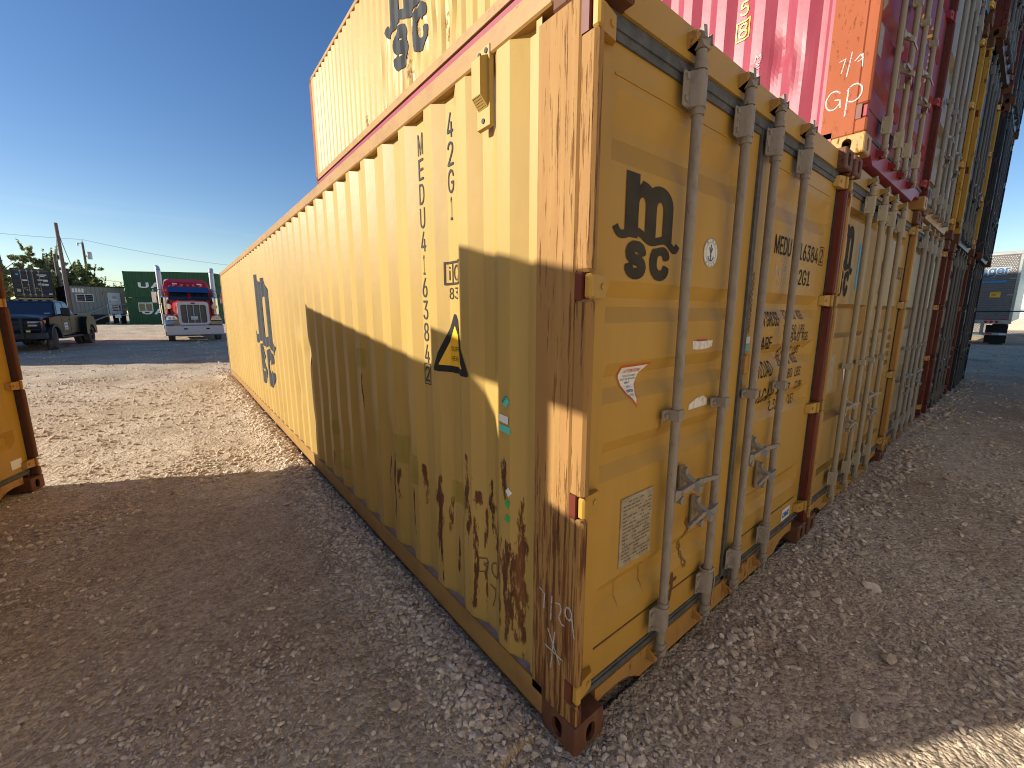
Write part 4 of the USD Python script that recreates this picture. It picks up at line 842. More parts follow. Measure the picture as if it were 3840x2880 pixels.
def pickup():
    p = thing('pickup_truck', 'black four-door pickup with dual rear wheels parked on the yard', 'pickup truck', (-6.04, 23.55, float(gz(-5, 25)) - .01), -.10)
    arch = lambda y: affinity.scale(Point(y, .40).buffer(.54, 20), 1, 1)
    body = Polygon([(.10, .52), (.02, .75), (.0, 1.12), (.10, 1.27), (.5, 1.35), (1.85, 1.42), (4.2, 1.42), (4.22, 1.45), (6.45, 1.47), (6.5, 1.3), (6.5, .7), (6.3, .55)]).difference(arch(.98)).difference(arch(5.25))
    g = G()
    for s, w0, w1 in ((1, .0, .93),):
        g.prism(body, -.90, .90, 'x'); 
    obj(p, 'body', g, 'truck_black', smooth=20)
    up_ = Polygon([(.55, 1.0), (.6, 1.30), (1.85, 1.40), (4.2, 1.40), (4.2, .62), (1.62, .62)]).difference(arch(.98))
    for s in (-1, 1): obj(p, 'body_side', G().prism(up_, .90 * s if s > 0 else -1.0, 1.0 if s > 0 else -.90, 'x'), 'truck_side')
    for s in (-1, 1):                                                       # wheel-arch flares and wide rear haunch
        fl = Point(.98, .40).buffer(.66, 24).difference(Point(.98, .40).buffer(.54, 24)).intersection(sbox(-1, .42, 8, 2))
        obj(p, 'fender_flare', G().prism(fl, .90 if s > 0 else -1.06, 1.06 if s > 0 else -.90, 'x'), 'matt_black')
        hn = Polygon([(4.45, .55), (4.5, 1.0), (4.75, 1.28), (5.75, 1.28), (6.0, 1.0), (6.05, .55)]).buffer(.05).difference(arch(5.25))
        g = G().prism(hn, .90 if s > 0 else -1.20, 1.20 if s > 0 else -.90, 'x'); obj(p, 'rear_fender', g, 'truck_side')
    obj(p, 'bed', G().box(-.98, -.9, 4.25, 6.45, .65, 1.46, .01).box(.9, .98, 4.25, 6.45, .65, 1.46, .01), 'truck_side')
    b = [(-.93, 1.62, 1.40), (.93, 1.62, 1.40), (.93, 4.12, 1.42), (-.93, 4.12, 1.42)]; t = [(-.74, 2.42, 1.96), (.74, 2.42, 1.96), (.74, 3.82, 1.97), (-.74, 3.82, 1.97)]
    tm = [(x * .9, y + (.2 if y < 3 else -.15), 2.03) for x, y, z in t]
    obj(p, 'cab', G().hull(b + t + tm), 'truck_black', smooth=20)
    L = lambda a, b_, f: tuple(np.asarray(a) * (1 - f) + np.asarray(b_) * f)
    obj(p, 'windscreen', patch([b[0], b[1], t[1], t[0]], .07), 'glass_dark')
    for s in (0, 1):
        q = [b[1], b[2], t[2], t[1]] if s == 0 else [b[3], b[0], t[0], t[3]]
        for f0, f1 in ((.06, .52), (.53, .94)):
            c = [L(q[0], q[1], f0), L(q[0], q[1], f1), L(q[3], q[2], f1), L(q[3], q[2], f0)]
            obj(p, 'side_window', patch(c, .05), 'glass_dark')
    obj(p, 'hood', G().hull([(x, y, z) for x in (-.82, .82) for y, z in ((.08, 1.24), (.12, 1.31), (1.75, 1.43), (1.75, 1.36), (.1, 1.15))] + [(x, y, z) for x in (-.4, .4) for y, z in ((.3, 1.40), (1.7, 1.475))]), 'truck_black', smooth=25)
    obj(p, 'grille', G().box(-.60, .60, -.03, .03, .88, 1.20, .02), 'matt_black')
    for s in (-1, 1):
        obj(p, 'headlight', G().hull([(s * x, y, z) for x, y, z in ((.56, -.035, .98), (.56, -.035, 1.17), (.90, .02, 1.17), (.88, .02, .99), (.90, .12, 1.15), (.88, .12, 1.0), (.56, .1, 1.1))]), 'lamp_clear')
        obj(p, 'turn_signal', G().hull([(s * x, y, z) for x, y, z in ((.905, .02, 1.10), (.905, .02, 1.20), (1.0, .2, 1.10), (1.0, .2, 1.22), (.92, .1, 1.1))]), 'amber')
        obj(p, 'mirror', G().box(*((1.02, 1.30) if s > 0 else (-1.30, -1.02)), 1.92, 2.04, 1.36, 1.72, .03).cyl((s * .92, 2.0, 1.42), (s * 1.1, 2.0, 1.45), .03, 8), 'matt_black')
        for y in (2.85, 3.75): obj(p, 'door_handle', G().box(*((1.0, 1.03) if s > 0 else (-1.03, -1.0)), y, y + .2, 1.20, 1.25, .01), 'matt_black')
        obj(p, 'side_step', G().cyl((s * 1.02, 1.6, .46), (s * 1.02, 4.5, .46), .05, 10), 'matt_black')
        for y in (1.95, 3.0): obj(p, 'door_panel', G().box(*((1.0, 1.006) if s > 0 else (-1.006, -1.0)), y, y + 1.0, .68, 1.36, .003), 'truck_side')
    obj(p, 'bumper', G().hull([(x, y, z) for x in (-1.0, 1.0) for y in (.02, .25) for z in (.50, .72)] + [(x, -.16, z) for x in (-.8, .8) for z in (.5, .72)]), 'matt_black')
    g = G()
    for x in (-.42, .42): g.hull([(x + a, y, z) for a in (-.035, .035) for y, z in ((-.20, .5), (-.14, .5), (-.16, 1.32), (-.10, 1.32))])
    for z in (.86, 1.08, 1.30): g.cyl((-.9, -.14, z), (.9, -.14, z), .028, 8)
    for s in (-1, 1): g.tube([(s * .9, -.14, 1.30), (s * 1.0, -.06, 1.15), (s * 1.0, -.06, .82), (s * .9, -.14, .74)], .026, 8)
    obj(p, 'grille_guard', g, 'matt_black')
    obj(p, 'fog_lamp', G().box(.52, .64, -.19, -.15, .76, .83, .01), 'lemon')
    for x in (-.55, -.28, 0, .28, .55): obj(p, 'roof_lamp', G().hull([(x + a, y, z) for a in (-.05, .05) for y, z in ((2.55, 2.01), (2.75, 2.03), (2.6, 2.055), (2.68, 2.06))]), 'matt_black')
    obj(p, 'door_sticker', G().box(1.006, 1.010, 2.2, 2.6, .78, 1.08), 'white')
    lt = G().v and None
    pr = lambda u, v, off=0.0: np.c_[np.full(len(np.atleast_1d(u)), 1.010 + off), u, v]
    decal(p, 'sticker_print', union_all([sbox(2.26, z, 2.54, z + .05) for z in (.82, .96)]).difference(union_all([sbox(y, .8, y + .015, 1.05) for y in np.arange(2.3, 2.54, .055)])), pr, [], [], 'black', .002)
    obj(p, 'windscreen_sticker', patch([L(L(b[0], b[1], .82), L(t[0], t[1], .82), .12), L(L(b[0], b[1], .92), L(t[0], t[1], .92), .12), L(L(b[0], b[1], .92), L(t[0], t[1], .92), .17), L(L(b[0], b[1], .82), L(t[0], t[1], .82), .17)], .002, .010), 'white')
    obj(p, 'undercarriage', G().box(-.6, .6, .3, 6.2, .38, .62), 'dark')
    for s in (-1, 1):
        wheel(p, (s * .88, .98, .44), .44, .31, steer=.32)
        wheel(p, (s * 1.04, 5.25, .44), .44, .27); wheel(p, (s * .72, 5.25, .44), .44, .27)
pickup()

def semi():
    p = thing('semi_truck', 'red long-nose semi truck with chrome grille and exhaust stacks facing the camera', 'semi truck', (-.22, 26.9, float(gz(0, 27)) - .03), .02)
    obj(p, 'bumper', G().hull([(x, y, z) for x in (-1.22, 1.22) for y, z in ((.06, .36), (.0, .40), (.0, .84), (.06, .88), (.30, .36), (.30, .88))] ), 'satin', smooth=30)
    g = G()
    for x in (-.42, .52): g.box(x - .08, x + .08, -.004, .01, .66, .73, .002)
    obj(p, 'tow_hole', g, 'black')
    fr = sbox(-.66, .90, .66, 2.10).buffer(-.14).buffer(.14); ho = sbox(-.54, 1.0, .54, 1.94).buffer(-.1).buffer(.1)
    obj(p, 'grille_surround', G().prism(fr.difference(ho), .10, .36, 'y'), 'satin')
    obj(p, 'grille', G().prism(ho, .18, .30, 'y'), 'grille')
    for x in (-.27, 0, .27): obj(p, 'grille_bar', G().box(x - .014, x + .014, .135, .185, 1.0, 1.94, .004), 'satin')
    obj(p, 'badge', G().prism(affinity.scale(Point(0, 2.02).buffer(1, 20), .10, .045), .088, .105, 'y'), 'red_lens')
    obj(p, 'hood_ornament', G().hull([(x, y, z) for x, y, z in ((-.14, .15, 2.17), (.14, .15, 2.17), (0, .08, 2.12), (0, .3, 2.13), (0, .15, 2.15))]), 'chrome')
    pl = obj(p, 'number_plate', G().box(-.15, .15, .12, .135, 1.17, 1.34, .003), 'white')
    fl = lambda y: (lambda u, v, off=0.0: np.c_[u, np.full(len(np.atleast_1d(u)), y - off), v])
    decal(pl, 'lettering', union_all([label_at('R0R-1772', -.135, 1.19, .135, 1.27, 1), label_at('TEXAS', -.07, 1.295, .07, 1.325)]), fl(.12), [], [], 'black', .003)
    obj(p, 'hood', G().hull([(x, y, z) for x, y, z in ((-.62, .36, 1.0), (.62, .36, 1.0), (-.62, .36, 2.0), (.62, .36, 2.0), (-.5, .36, 2.10), (.5, .36, 2.10), (-.86, 2.3, 1.1), (.86, 2.3, 1.1), (-.86, 2.3, 2.05), (.86, 2.3, 2.05), (-.62, 2.3, 2.22), (.62, 2.3, 2.22))]), 'truck_red', smooth=20)
    for s in (-1, 1):
        fd = Polygon([(.28, .9), (.28, 1.12), (.6, 1.34), (1.2, 1.42), (1.9, 1.3), (2.2, .8), (1.9, .8), (1.75, 1.05), (1.2, 1.16), (.75, 1.05), (.6, .85)])
        obj(p, 'fender', G().prism(fd, .64 if s > 0 else -1.20, 1.20 if s > 0 else -.64, 'x'), 'truck_red', smooth=30)
        obj(p, 'fender_nose', G().hull([(s * x, y, z) for x, y, z in ((.66, .1, .92), (1.21, .14, .92), (.66, .1, 1.10), (1.21, .16, 1.10), (.66, .4, .92), (1.21, .4, .92), (.66, .4, 1.2), (1.21, .4, 1.2))]), 'blue_chrome')
        obj(p, 'headlight', G().hull([(s * x, y, z) for x, y, z in ((.70, .06, 1.14), (1.18, .10, 1.14), (.72, .06, 1.26), (.80, .08, 1.36), (1.05, .1, 1.38), (1.16, .12, 1.30), (.7, .4, 1.14), (1.18, .4, 1.14), (.75, .4, 1.34), (1.1, .4, 1.36))]), 'chrome', smooth=30)
        for x in (.86, 1.02): obj(p, 'headlight_lens', G().cyl((s * x, .055, 1.25), (s * x, .08, 1.25), .065, 14), 'lamp_clear')
        obj(p, 'air_cleaner', G().cyl((s * 1.10, 2.35, 1.45), (s * 1.10, 2.35, 2.35), .19, 18).cyl((s * 1.10, 2.35, 2.35), (s * 1.10, 2.35, 2.42), .21, 18, .12), 'chrome', smooth=40)
        obj(p, 'exhaust_stack', G().cyl((s * 1.22, 3.55, .9), (s * 1.22, 3.55, 3.72), .125, 16).tube([(s * 1.22, 3.55, 3.70), (s * 1.22, 3.58, 3.88), (s * 1.24, 3.72, 4.03), (s * 1.27, 3.9, 4.09)], .12, 14), 'satin', smooth=40)
        obj(p, 'stack_guard', G().cyl((s * 1.22, 3.55, 1.5), (s * 1.22, 3.55, 2.7), .155, 16), 'aluminium', smooth=40)
        m = obj(p, 'mirror', G().box(*((1.42, 1.66) if s > 0 else (-1.66, -1.42)), 2.45, 2.56, 2.05, 2.68, .03), 'chrome')
        obj(m, 'mirror_arm', G().tube([(s * .95, 2.7, 2.78), (s * 1.55, 2.5, 2.78), (s * 1.55, 2.5, 1.98), (s * .98, 2.6, 1.92)], .02, 6), 'chrome')
        obj(p, 'hood_mirror', G().cyl((s * 1.0, 1.2, 1.86), (s * 1.02, 1.32, 1.86), .14, 14).cyl((s * .8, 1.3, 1.6), (s * 1.0, 1.26, 1.84), .015, 6), 'chrome')
        obj(p, 'fuel_tank', G().cyl((s * .98, 3.3, .72), (s * .98, 5.2, .72), .32, 18), 'aluminium', smooth=40)
        obj(p, 'side_fairing', G().box(*((1.15, 1.23) if s > 0 else (-1.23, -1.15)), 2.5, 3.3, .45, 1.1, .02), 'trailer_white')
    b = [(-.96, 2.3, 1.2), (.96, 2.3, 1.2), (.96, 3.9, 1.2), (-.96, 3.9, 1.2)]; w0 = [(-.96, 2.32, 2.2), (.96, 2.32, 2.2)]; w1 = [(-.90, 2.62, 2.86), (.90, 2.62, 2.86)]
    obj(p, 'cab', G().hull(b + w0 + w1 + [(-.93, 3.9, 2.2), (.93, 3.9, 2.2), (-.8, 2.9, 3.06), (.8, 2.9, 3.06), (-.85, 3.9, 3.06), (.85, 3.9, 3.06)]), 'truck_red', smooth=20)
    for x0, x1 in ((-.96, -.02), (.02, .96)):
        f = lambda x, w: x * (.90 / .96 if w else 1)
        obj(p, 'windscreen', patch([(x0, 2.32, 2.2), (x1, 2.32, 2.2), (f(x1, 1), 2.62, 2.86), (f(x0, 1), 2.62, 2.86)], .05), 'glass_dark')
    for s in (-1, 1):
        q = [(s * .962, 2.55, 2.25), (s * .945, 3.5, 2.25), (s * .895, 3.5, 2.8), (s * .905, 2.75, 2.8)]
        obj(p, 'side_window', patch(q if s > 0 else [q[1], q[0], q[3], q[2]], .04), 'glass_dark')
    obj(p, 'sun_visor', G().hull([(x, y, z) for x in (-.93, .93) for y, z in ((2.22, 2.66), (2.24, 2.64), (2.56, 2.96), (2.60, 2.94))]), 'blue_chrome')
    obj(p, 'wiper_cowl', G().hull([(x, y, z) for x in (-.55, .72) for y, z in ((1.9, 2.20), (2.35, 2.18), (2.25, 2.31), (1.98, 2.28))]), 'black')
    for x in (-.62, -.26, 0, .26, .62): obj(p, 'roof_lamp', G().hull([(x + a, y, z) for a in (-.045, .045) for y, z in ((2.74, 3.0), (3.0, 3.05), (2.80, 3.10), (2.90, 3.12))]), 'amber')
    obj(p, 'sleeper', G().hull([(x, y, z) for x in (-1.12, 1.12) for y, z in ((3.95, 1.1), (6.0, 1.1), (3.95, 2.9), (6.0, 2.9))] + [(x, y, z) for x in (-1.0, 1.0) for y, z in ((4.1, 3.32), (6.0, 3.52))] + [(x, y, z) for x in (-.8, .8) for y, z in ((3.98, 3.12), (4.4, 3.5))]), 'truck_red', smooth=20)
    for x in (-.55, .6): obj(p, 'roof_vent', G().box(x - .11, x + .11, 3.93, 4.02, 3.16, 3.24, .01), 'white')
    obj(p, 'frame', G().box(-.45, .45, .4, 8.0, .5, .85), 'dark')
    for s in (-1, 1):
        wheel(p, (s * 1.02, 1.25, .52), .52, .29, 'chrome', spokes=0)
        for y in (6.4, 7.7): wheel(p, (s * 1.0, y, .52), .52, .5, 'chrome', spokes=0)
semi()

def trailer():
    p = thing('semi_trailer', 'white semi trailer with diamond plate rear doors beyond the row', 'trailer', (29.3, 1.1, .10))
    w = 1.32                                                               # rear face in the plane x = 0, facing -x
    fx = lambda u, v, off=0.0: np.c_[np.full(len(np.atleast_1d(u)), -off), -np.asarray(u), v]
    obj(p, 'body', G().box(.06, 14.5, -w, w, 1.12, 4.30, .02), 'trailer_white')
    obj(p, 'rear_frame', G().box(0, .07, -w, w, 4.18, 4.32, .01).box(0, .07, -w, -w + .10, 1.12, 4.18, .01).box(0, .07, w - .10, w, 1.12, 4.18, .01).box(0, .08, -w, w, 1.02, 1.18, .01), 'aluminium')
    for a, b in ((-w + .10, -.006), (.006, w - .10)):
        d = obj(p, 'rear_door', G().box(.012, .05, a, b, 1.18, 4.18, .004), 'trailer_steel')
        g = G(); st = .078
        for i in range(int((b - a) / st) - 1):
            for j in range(int(2.9 / st)):
                y = a + .05 + (i + .5 * (j % 2)) * st; z = 1.24 + j * st
                g.add([(.0125, y, z), (.0125, y + st * .46, z + st * .46), (.0125, y, z + st * .92), (.0125, y - st * .46, z + st * .46), (.004, y, z + st * .46)], [(0, 1, 4), (1, 2, 4), (2, 3, 4), (3, 0, 4)])
        obj(d, 'diamond_plate', g, 'steel')
    for y in (-w + .25, w - .25):
        for z in (3.1, 2.35, 1.6): obj(p, 'hinge_strap', G().box(-.006, .012, y - .2 if y < 0 else y - .05, y + .05 if y < 0 else y + .2, z - .02, z + .02, .003), 'aluminium')
    y0 = 1.1
    tx_ = fit(text('ger', 4), -.78 + y0, 3.22, -.12 + y0, 3.60)
    decal(p, 'lettering', tx_.buffer(.035), fx, [], [], 'trailer_white', .006); decal(p, 'lettering', tx_.union(sbox(-1.6 + y0, 3.2, -.62 + y0, 3.26)), fx, [], [], 'navy', .009)
    decal(p, 'lettering', union_all([label_at('n', -1.15 + y0, 3.31, -.82 + y0, 3.56, 4)]), fx, [], [], 'navy', .009)
    decal(p, 'lettering', union_all([sbox(x, 2.93, x + .07, 3.02) for x in np.arange(-1.0 + y0, -.2 + y0, .085)]), fx, [], [], 'sky_blue', .008)
    decal(p, 'sticker', sbox(-.60 + y0, 2.25, -.27 + y0, 2.50), fx, [], [], 'warn', .008, 'yellow caution label'); decal(p, 'lettering', union_all([label_at('CAUTION', -.57 + y0, 2.43, -.30 + y0, 2.475), sbox(-.56 + y0, 2.36, -.40 + y0, 2.38), sbox(-.56 + y0, 2.31, -.42 + y0, 2.33)]), fx, [], [], 'black', .010)
    decal(p, 'sticker', Polygon([(-1.0 + y0, 3.95), (-.72 + y0, 3.98), (-.95 + y0, 3.85)]), fx, [], [], 'teal', .008)
    obj(p, 'lamp_panel', G().box(-.03, .0, -w, w, 1.02, 1.20, .005), 'aluminium')
    for s in (-1, 1):
        for k in range(3): obj(p, 'tail_lamp', G().cyl((-.03, s * (w - .45 - .17 * k), 1.11), (-.045, s * (w - .45 - .17 * k), 1.11), .06, 14), 'red_lens')
        obj(p, 'mud_flap', G().box(.35, .37, *((.55, 1.25) if s > 0 else (-1.25, -.55)), .10, .95), 'black')
        for x in (1.0, 2.2): 
            g = G().lathe([(.0, -.25), (.30, -.25), (.46, -.25), (.5, -.2), (.5, .2), (.46, .25), (.30, .25), (.0, .25)], 'y', (x, s * .95, .5), 24); obj(p, 'wheel', g, 'tyre', smooth=35)
    obj(p, 'underride_bar', G().box(-.02, .06, -w + .05, w - .05, .48, .60, .01).box(0, .06, -.5, -.38, .6, 1.05).box(0, .06, .38, .5, .6, 1.05), 'aluminium')
    for k in range(6): obj(p, 'reflector_tape', G().box(-.024, -.020, -w + .1 + .42 * k, -w + .30 + .42 * k, .505, .575), 'red_lens' if k % 2 else 'white')
    for k in range(5): obj(p, 'reflector_tape', G().box(-.004, .0, -w + .15 + .5 * k, -w + .35 + .5 * k, 1.205, 1.25), 'red_lens')
trailer()

def fence():
    p = thing('chain_link_fence', 'chain link fence to the right of the semi trailer', 'fence', (40, 0, .1))
    for y in (-5, -2.4, .2): obj(p, 'fence_post', G().cyl((0, y, 0), (0, y, 1.75), .035, 10), 'aluminium')
    for z in (1.72, .1): obj(p, 'fence_rail', G().cyl((0, -5, z), (0, 3, z), .022, 8), 'aluminium')
    g = G(); H_ = 1.6
    for k in range(-12, 60):
        for s in (1, -1):
            y = -5 + k * .14; a, b = (y, .1), (y + s * H_, 1.7)
            l = LineString([a, b]).intersection(sbox(-5, .1, 3, 1.7))
            if l.length > .1: (a, b), (c, d) = l.coords[0], l.coords[-1]; g.cyl((0, a, b), (0, c, d), .006, 4)
    obj(p, 'wire_mesh', g, 'aluminium', kind='stuff')
fence()
p = thing('house', 'pale green house with plank siding behind the fence', 'house', (58, -9, .1))
obj(p, 'foundation_wall', G().box(0, 8, 0, 9.5, 0, 1.0), 'peach')
for k in range(14): obj(p, 'siding_plank', G().box(-.02 - .004 * (k % 2), 0.1, 0, 9.5, 1.0 + .25 * k, 1.25 + .25 * k - .015), 'pale_green')
obj(p, 'wall', G().box(.1, 8, 0, 9.5, 1.0, 4.5), 'pale_green')
obj(p, 'roof', G().hull([(-.5, -.4, 4.5), (-.5, 9.9, 4.5), (8.5, -.4, 4.5), (8.5, 9.9, 4.5), (4, 0, 6.0), (4, 9.5, 6.0)]), 'slate')
p = thing('barrier_cable', 'dark cable strung low in front of the semi trailer', 'cable', (23.5, 0, .1))
obj(p, 'cable', G().tube([(0, 6, 1.60), (0, 2, 1.58), (0, -2, 1.575), (0, -6, 1.60)], .022, 6), 'wire')
for y in (-6, 6): obj(p, 'cable_post', G().cyl((0, y, 0), (0, y, 1.7), .05, 10), 'aluminium')

# office trailer with deck
def office():
    p = thing('office_trailer', 'grey portable office with white door and sliding window on blocks', 'portable office', (-8.67, 56.6, .46), .233)
    W, z0, z1 = 3.9, .95, 3.62
    obj(p, 'wall', G().box(.02, W - .02, .03, 10, z0, z1), 'siding')
    n = 13
    for k in range(n): obj(p, 'siding_panel', G().box(W / n * k + .008, W / n * (k + 1) - .008, 0.0, .04, z0, z1, .006), 'siding')
    obj(p, 'roof', G().box(-.08, W + .08, -.1, 10.1, z1, z1 + .09, .01), 'matt_black')
    f = obj(p, 'window', G().box(.42, 1.62, -.035, .0, 2.20, 2.88, .005), 'trim_white')
    for a, b in ((.47, 1.0), (1.05, 1.57)):
        obj(f, 'pane', G().box(a, b, -.04, -.03, 2.25, 2.83), 'glass_dark')
        for z in (2.37, 2.52, 2.67): obj(f, 'bar', G().box(a, b, -.046, -.038, z, z + .025), 'siding')
    d = obj(p, 'door', G().box(2.62, 3.56, -.04, 0, 1.02, 3.10, .006), 'door_pale')
    obj(d, 'door_sign', G().box(2.86, 3.44, -.05, -.038, 1.32, 1.86, .003), 'rust_red', label='dark maroon notice board')
    q = lambda u, v, off=0.0: np.c_[u, np.full(len(np.atleast_1d(u)), -.05 - off), v]
    decal(d, 'lettering', union_all([sbox(2.90, z, 2.90 + w_, z + .06) for z, w_ in ((1.72, .42), (1.56, .48), (1.44, .46))]), q, [], [], 'white', .003)
    decal(d, 'lettering', union_all([sbox(2.98, 2.55, 3.24, 2.74).difference(sbox(3.01, 2.58, 3.21, 2.71)), sbox(3.05, 2.62, 3.17, 2.66)]), q, [], [], 'slate', -.006)
    obj(d, 'notice', G().box(2.84, 3.36, -.046, -.04, 2.34, 2.48), 'trim_white')
    obj(d, 'handle', G().box(2.69, 2.80, -.08, -.04, 2.18, 2.24, .01), 'matt_black')
    obj(p, 'wall_lamp', G().box(2.28, 2.46, -.10, .0, 2.90, 3.08, .01), 'matt_black'); obj(p, 'lamp_lens', G().box(2.33, 2.43, -.108, -.095, 2.92, 3.02), 'lemon')
    qq = lambda u, v, off=0.0: np.c_[u, np.full(len(np.atleast_1d(u)), -off), v]
    decal(p, 'worn_lettering', union_all([sbox(.22 + .21 * k, 3.05, .38 + .21 * k, 3.42) for k in range(4)]), qq, [], [], 'torn', .004)
    g = G()
    for x in (.3, 2.0, 3.6):
        for y in (.3, 4, 9): g.box(x - .2, x + .2, y - .2, y + .2, 0, z0)
    obj(p, 'support_block', g, 'dark'); obj(p, 'skirt', G().box(.1, 2.2, .06, .1, .1, z0), 'dark')
office()
def deck():
    c, q = math.cos(.233), math.sin(.233)
    p = thing('entry_deck', 'small entry deck with pipe railing and ramp below the white office door', 'deck', (-8.67 + 1.35 * q, 56.6 - 1.35 * c, .46), .233)
    for k in range(8): obj(p, 'deck_board', G().box(2.3, 3.95, .15 * k, .15 * k + .14, .82, .88, .004), 'wood_grey')
    for x in (2.32, 3.1, 3.92): obj(p, 'deck_leg', G().box(x - .04, x + .04, .02, .1, 0, .82), 'wood_grey'); obj(p, 'rail_post', G().cyl((x, .05, .88), (x, .05, 1.95), .022, 8), 'aluminium')
    for z in (1.94, 1.45): obj(p, 'rail', G().tube([(2.32, .05, z), (3.92, .05, z)], .02, 8), 'aluminium')
    obj(p, 'ramp', G().hull([(x, y, z) for y in (.05, 1.1) for x, z in ((2.3, .82), (2.3, .90), (.6, .0), (.6, .06))]), 'wood_grey')
    obj(p, 'ramp_rail', G().tube([(2.3, .05, 1.8), (.7, .05, .95)], .02, 8), 'aluminium')
    obj(p, 'notice', G().box(2.75, 3.2, -.02, 0, .62, .94), 'trim_white')
deck()
# green stacked containers
GL, GR = 7.8, math.radians(61.9)
def gcont(lbl, z, mats):
    R = container('shipping_container', lbl, None, (2.18, 52.3, z), GR, GL, mats, detail=0); return R
MG = dict(body='green', post='green', casting='green', rail='green', door='green', jamb='green', hinge='green', rod='green', keeper='green', header='green')
for lbl, z, win in (('lower green container with a barred white window cut into its side', .46, True), ('upper green container with white letters behind the red semi truck', 3.055, False)):
    R = gcont(lbl, z, MG); S, UC, VC = R['side_surf'], R['side_cut'], R['side_vcut']; side = R['side']
    [sd('lettering', label_at(ch, a - GL, .98, b - GL, 1.52, 4), 'white', .01) for ch, a, b in (('U', 1.22, 2.15), ('A', 2.3, 3.3), ('S', 3.5, 4.3), ('C', 4.5, 5.4))]
    if win:
        w = obj(R['root'], 'window', G().box(-.04, .045, GL - 2.27, GL - 1.0, 1.24, 2.14, .01), 'trim_white')
        for a in (1.07, 1.68): 
            obj(w, 'pane', G().box(-.048, -.038, GL - a - .52, GL - a, 1.32, 2.06), 'glass_dark')
            for z2 in (1.45, 1.6, 1.75, 1.9): obj(w, 'bar', G().box(-.056, -.047, GL - a - .52, GL - a, z2, z2 + .02), 'siding')
# charcoal on yellow at the back left
R = container('shipping_container', 'charcoal container on top of a yellow one behind the pickup truck', None, (-12.1, 56.7, 2.95), .17, 12.192, dict(body='charcoal', rod='rod_cream', plate='rod_cream', keeper='charcoal', jamb='charcoal', hinge='charcoal', casting='charcoal', post='charcoal'), style=STYLE_C, detail=1)
(p1, q1), (p2, q2) = R['doors']
for b_ in ((1.55, 2.02, 2.1, 2.12), (1.72, 1.9, 1.98, 1.98), (1.55, 1.55, 1.8, 1.66), (1.88, 1.48, 2.14, 1.66), (1.55, 1.15, 1.7, 1.30), (1.75, 1.12, 1.9, 1.30), (1.95, 1.12, 2.14, 1.28)):
    dd(p2, q2, 'lettering', union_all([sbox(x, b_[1], x + .045, b_[3]) for x in np.arange(b_[0], b_[2], .06)]), 'trim_white')
dd(p2, q2, 'sticker', sbox(2.1, .32, 2.32, .40), 'white'); dd(p1, q1, 'sticker', sbox(.62, 1.5, .92, 1.6), 'white'); dd(p1, q1, 'data_plate', sbox(.2, .5, .42, .76), 'plate'); dd(p1, q1, 'sticker', sbox(.28, 1.98, .44, 2.12), 'sky_blue')
container('shipping_container', 'orange yellow container under the charcoal one, seen above the pickup roof', None, (-12.06, 56.72, .34), .17, 12.192, dict(MT, body='deep_yellow', door='tan', rod='rod_cream'), style=STYLE_C, detail=1)
# the row on the other side of the aisle, behind the camera: sunlit, it throws warm light back on the doors
for x_, z_, b_, lbl in ((3.4, .0, 'pale', 'pale cream container of the row behind the camera, lower left'), (3.4, 2.6, 'pale', 'pale cream container of the row behind the camera, upper left'), (15.9, .0, 'pale', 'pale cream container of the row behind the camera, lower right'), (15.9, 2.6, 'pale', 'pale cream container of the row behind the camera, upper right')):
    container('shipping_container', lbl, None, (x_, -6.4, z_), math.pi / 2, 12.192, dict(body=b_, rod='rod_white', post=b_), style=STYLE_C, detail=0)
# two stacked containers left of the view: they shade the lane in front of the trucks
for z, lbl in ((.10, 'lower brown container of the stack left of the pickup truck'), (2.70, 'upper brown container of the stack left of the pickup truck')):
    container('shipping_container', lbl, None, (-12.05, 21.5, z), 0, 12.192, dict(body='brown', rod='rod_white'), style=STYLE_C, detail=0)

# utility poles and wires
def pole(lbl, x, y, top, r0, r1, lean=(0, 0)):
    p = thing('utility_pole', lbl, 'utility pole', (x, y, float(gz(x, y)) - .2), 0, 'wooden poles behind the portable office')
    obj(p, 'pole', G().cyl((0, 0, 0), (lean[0], lean[1], top), r0, 14, r1), 'wood_pole', smooth=40); return p
P1 = pole('tallest wooden pole with drooping wires, beside the portable office', -8.62, 55.75, 9.35, .17, .12)
obj(P1, 'guard_strip', G().cyl((-.16, -.06, .3), (-.13, -.05, 5.4), .03, 8), 'trim_white')
P2 = pole('short bare wooden pole with a sawn top', -9.95, 62.2, 7.2, .19, .15)
P3 = pole('farther wooden pole carrying a grey transformer', -10.45, 86.5, 11.3, .19, .13)
obj(P3, 'transformer', G().cyl((.55, -.2, 9.0), (.55, -.2, 9.95), .28, 14).cyl((.55, -.2, 9.95), (.55, -.2, 10.02), .30, 14, .2).box(.1, .5, -.25, -.15, 9.3, 9.5), 'aluminium', smooth=40)
obj(P3, 'insulator', G().cyl((-.5, 0, 11.1), (.05, 0, 11.3), .04, 8).cyl((-.5, 0, 10.8), (-.5, 0, 11.25), .09, 10).cyl((0, 0, 11.2), (0, 0, 11.6), .07, 8), 'aluminium')
def wire(lbl, a, b, sag, r=.018, mat='wire', n=14):
    t = np.linspace(0, 1, n); P = np.outer(1 - t, a) + np.outer(t, b); P[:, 2] -= 4 * sag * t * (1 - t)
    o = obj('/World', 'overhead_cable', G().tube(P - P[0] * 0, r, 5), mat); tag(stage.GetPrimAtPath(o), lbl, 'cable')
wire('cable drooping from the tallest pole to the transformer pole', (-8.62, 55.75, 9.2), (-10.45, 86.3, 6.3), 2.4, .03, 'wire_far')
wire('cable hanging from the tallest pole down to the short pole', (-8.64, 55.75, 9.3), (-9.95, 62.2, 6.6), .35, .02, 'wire_far')
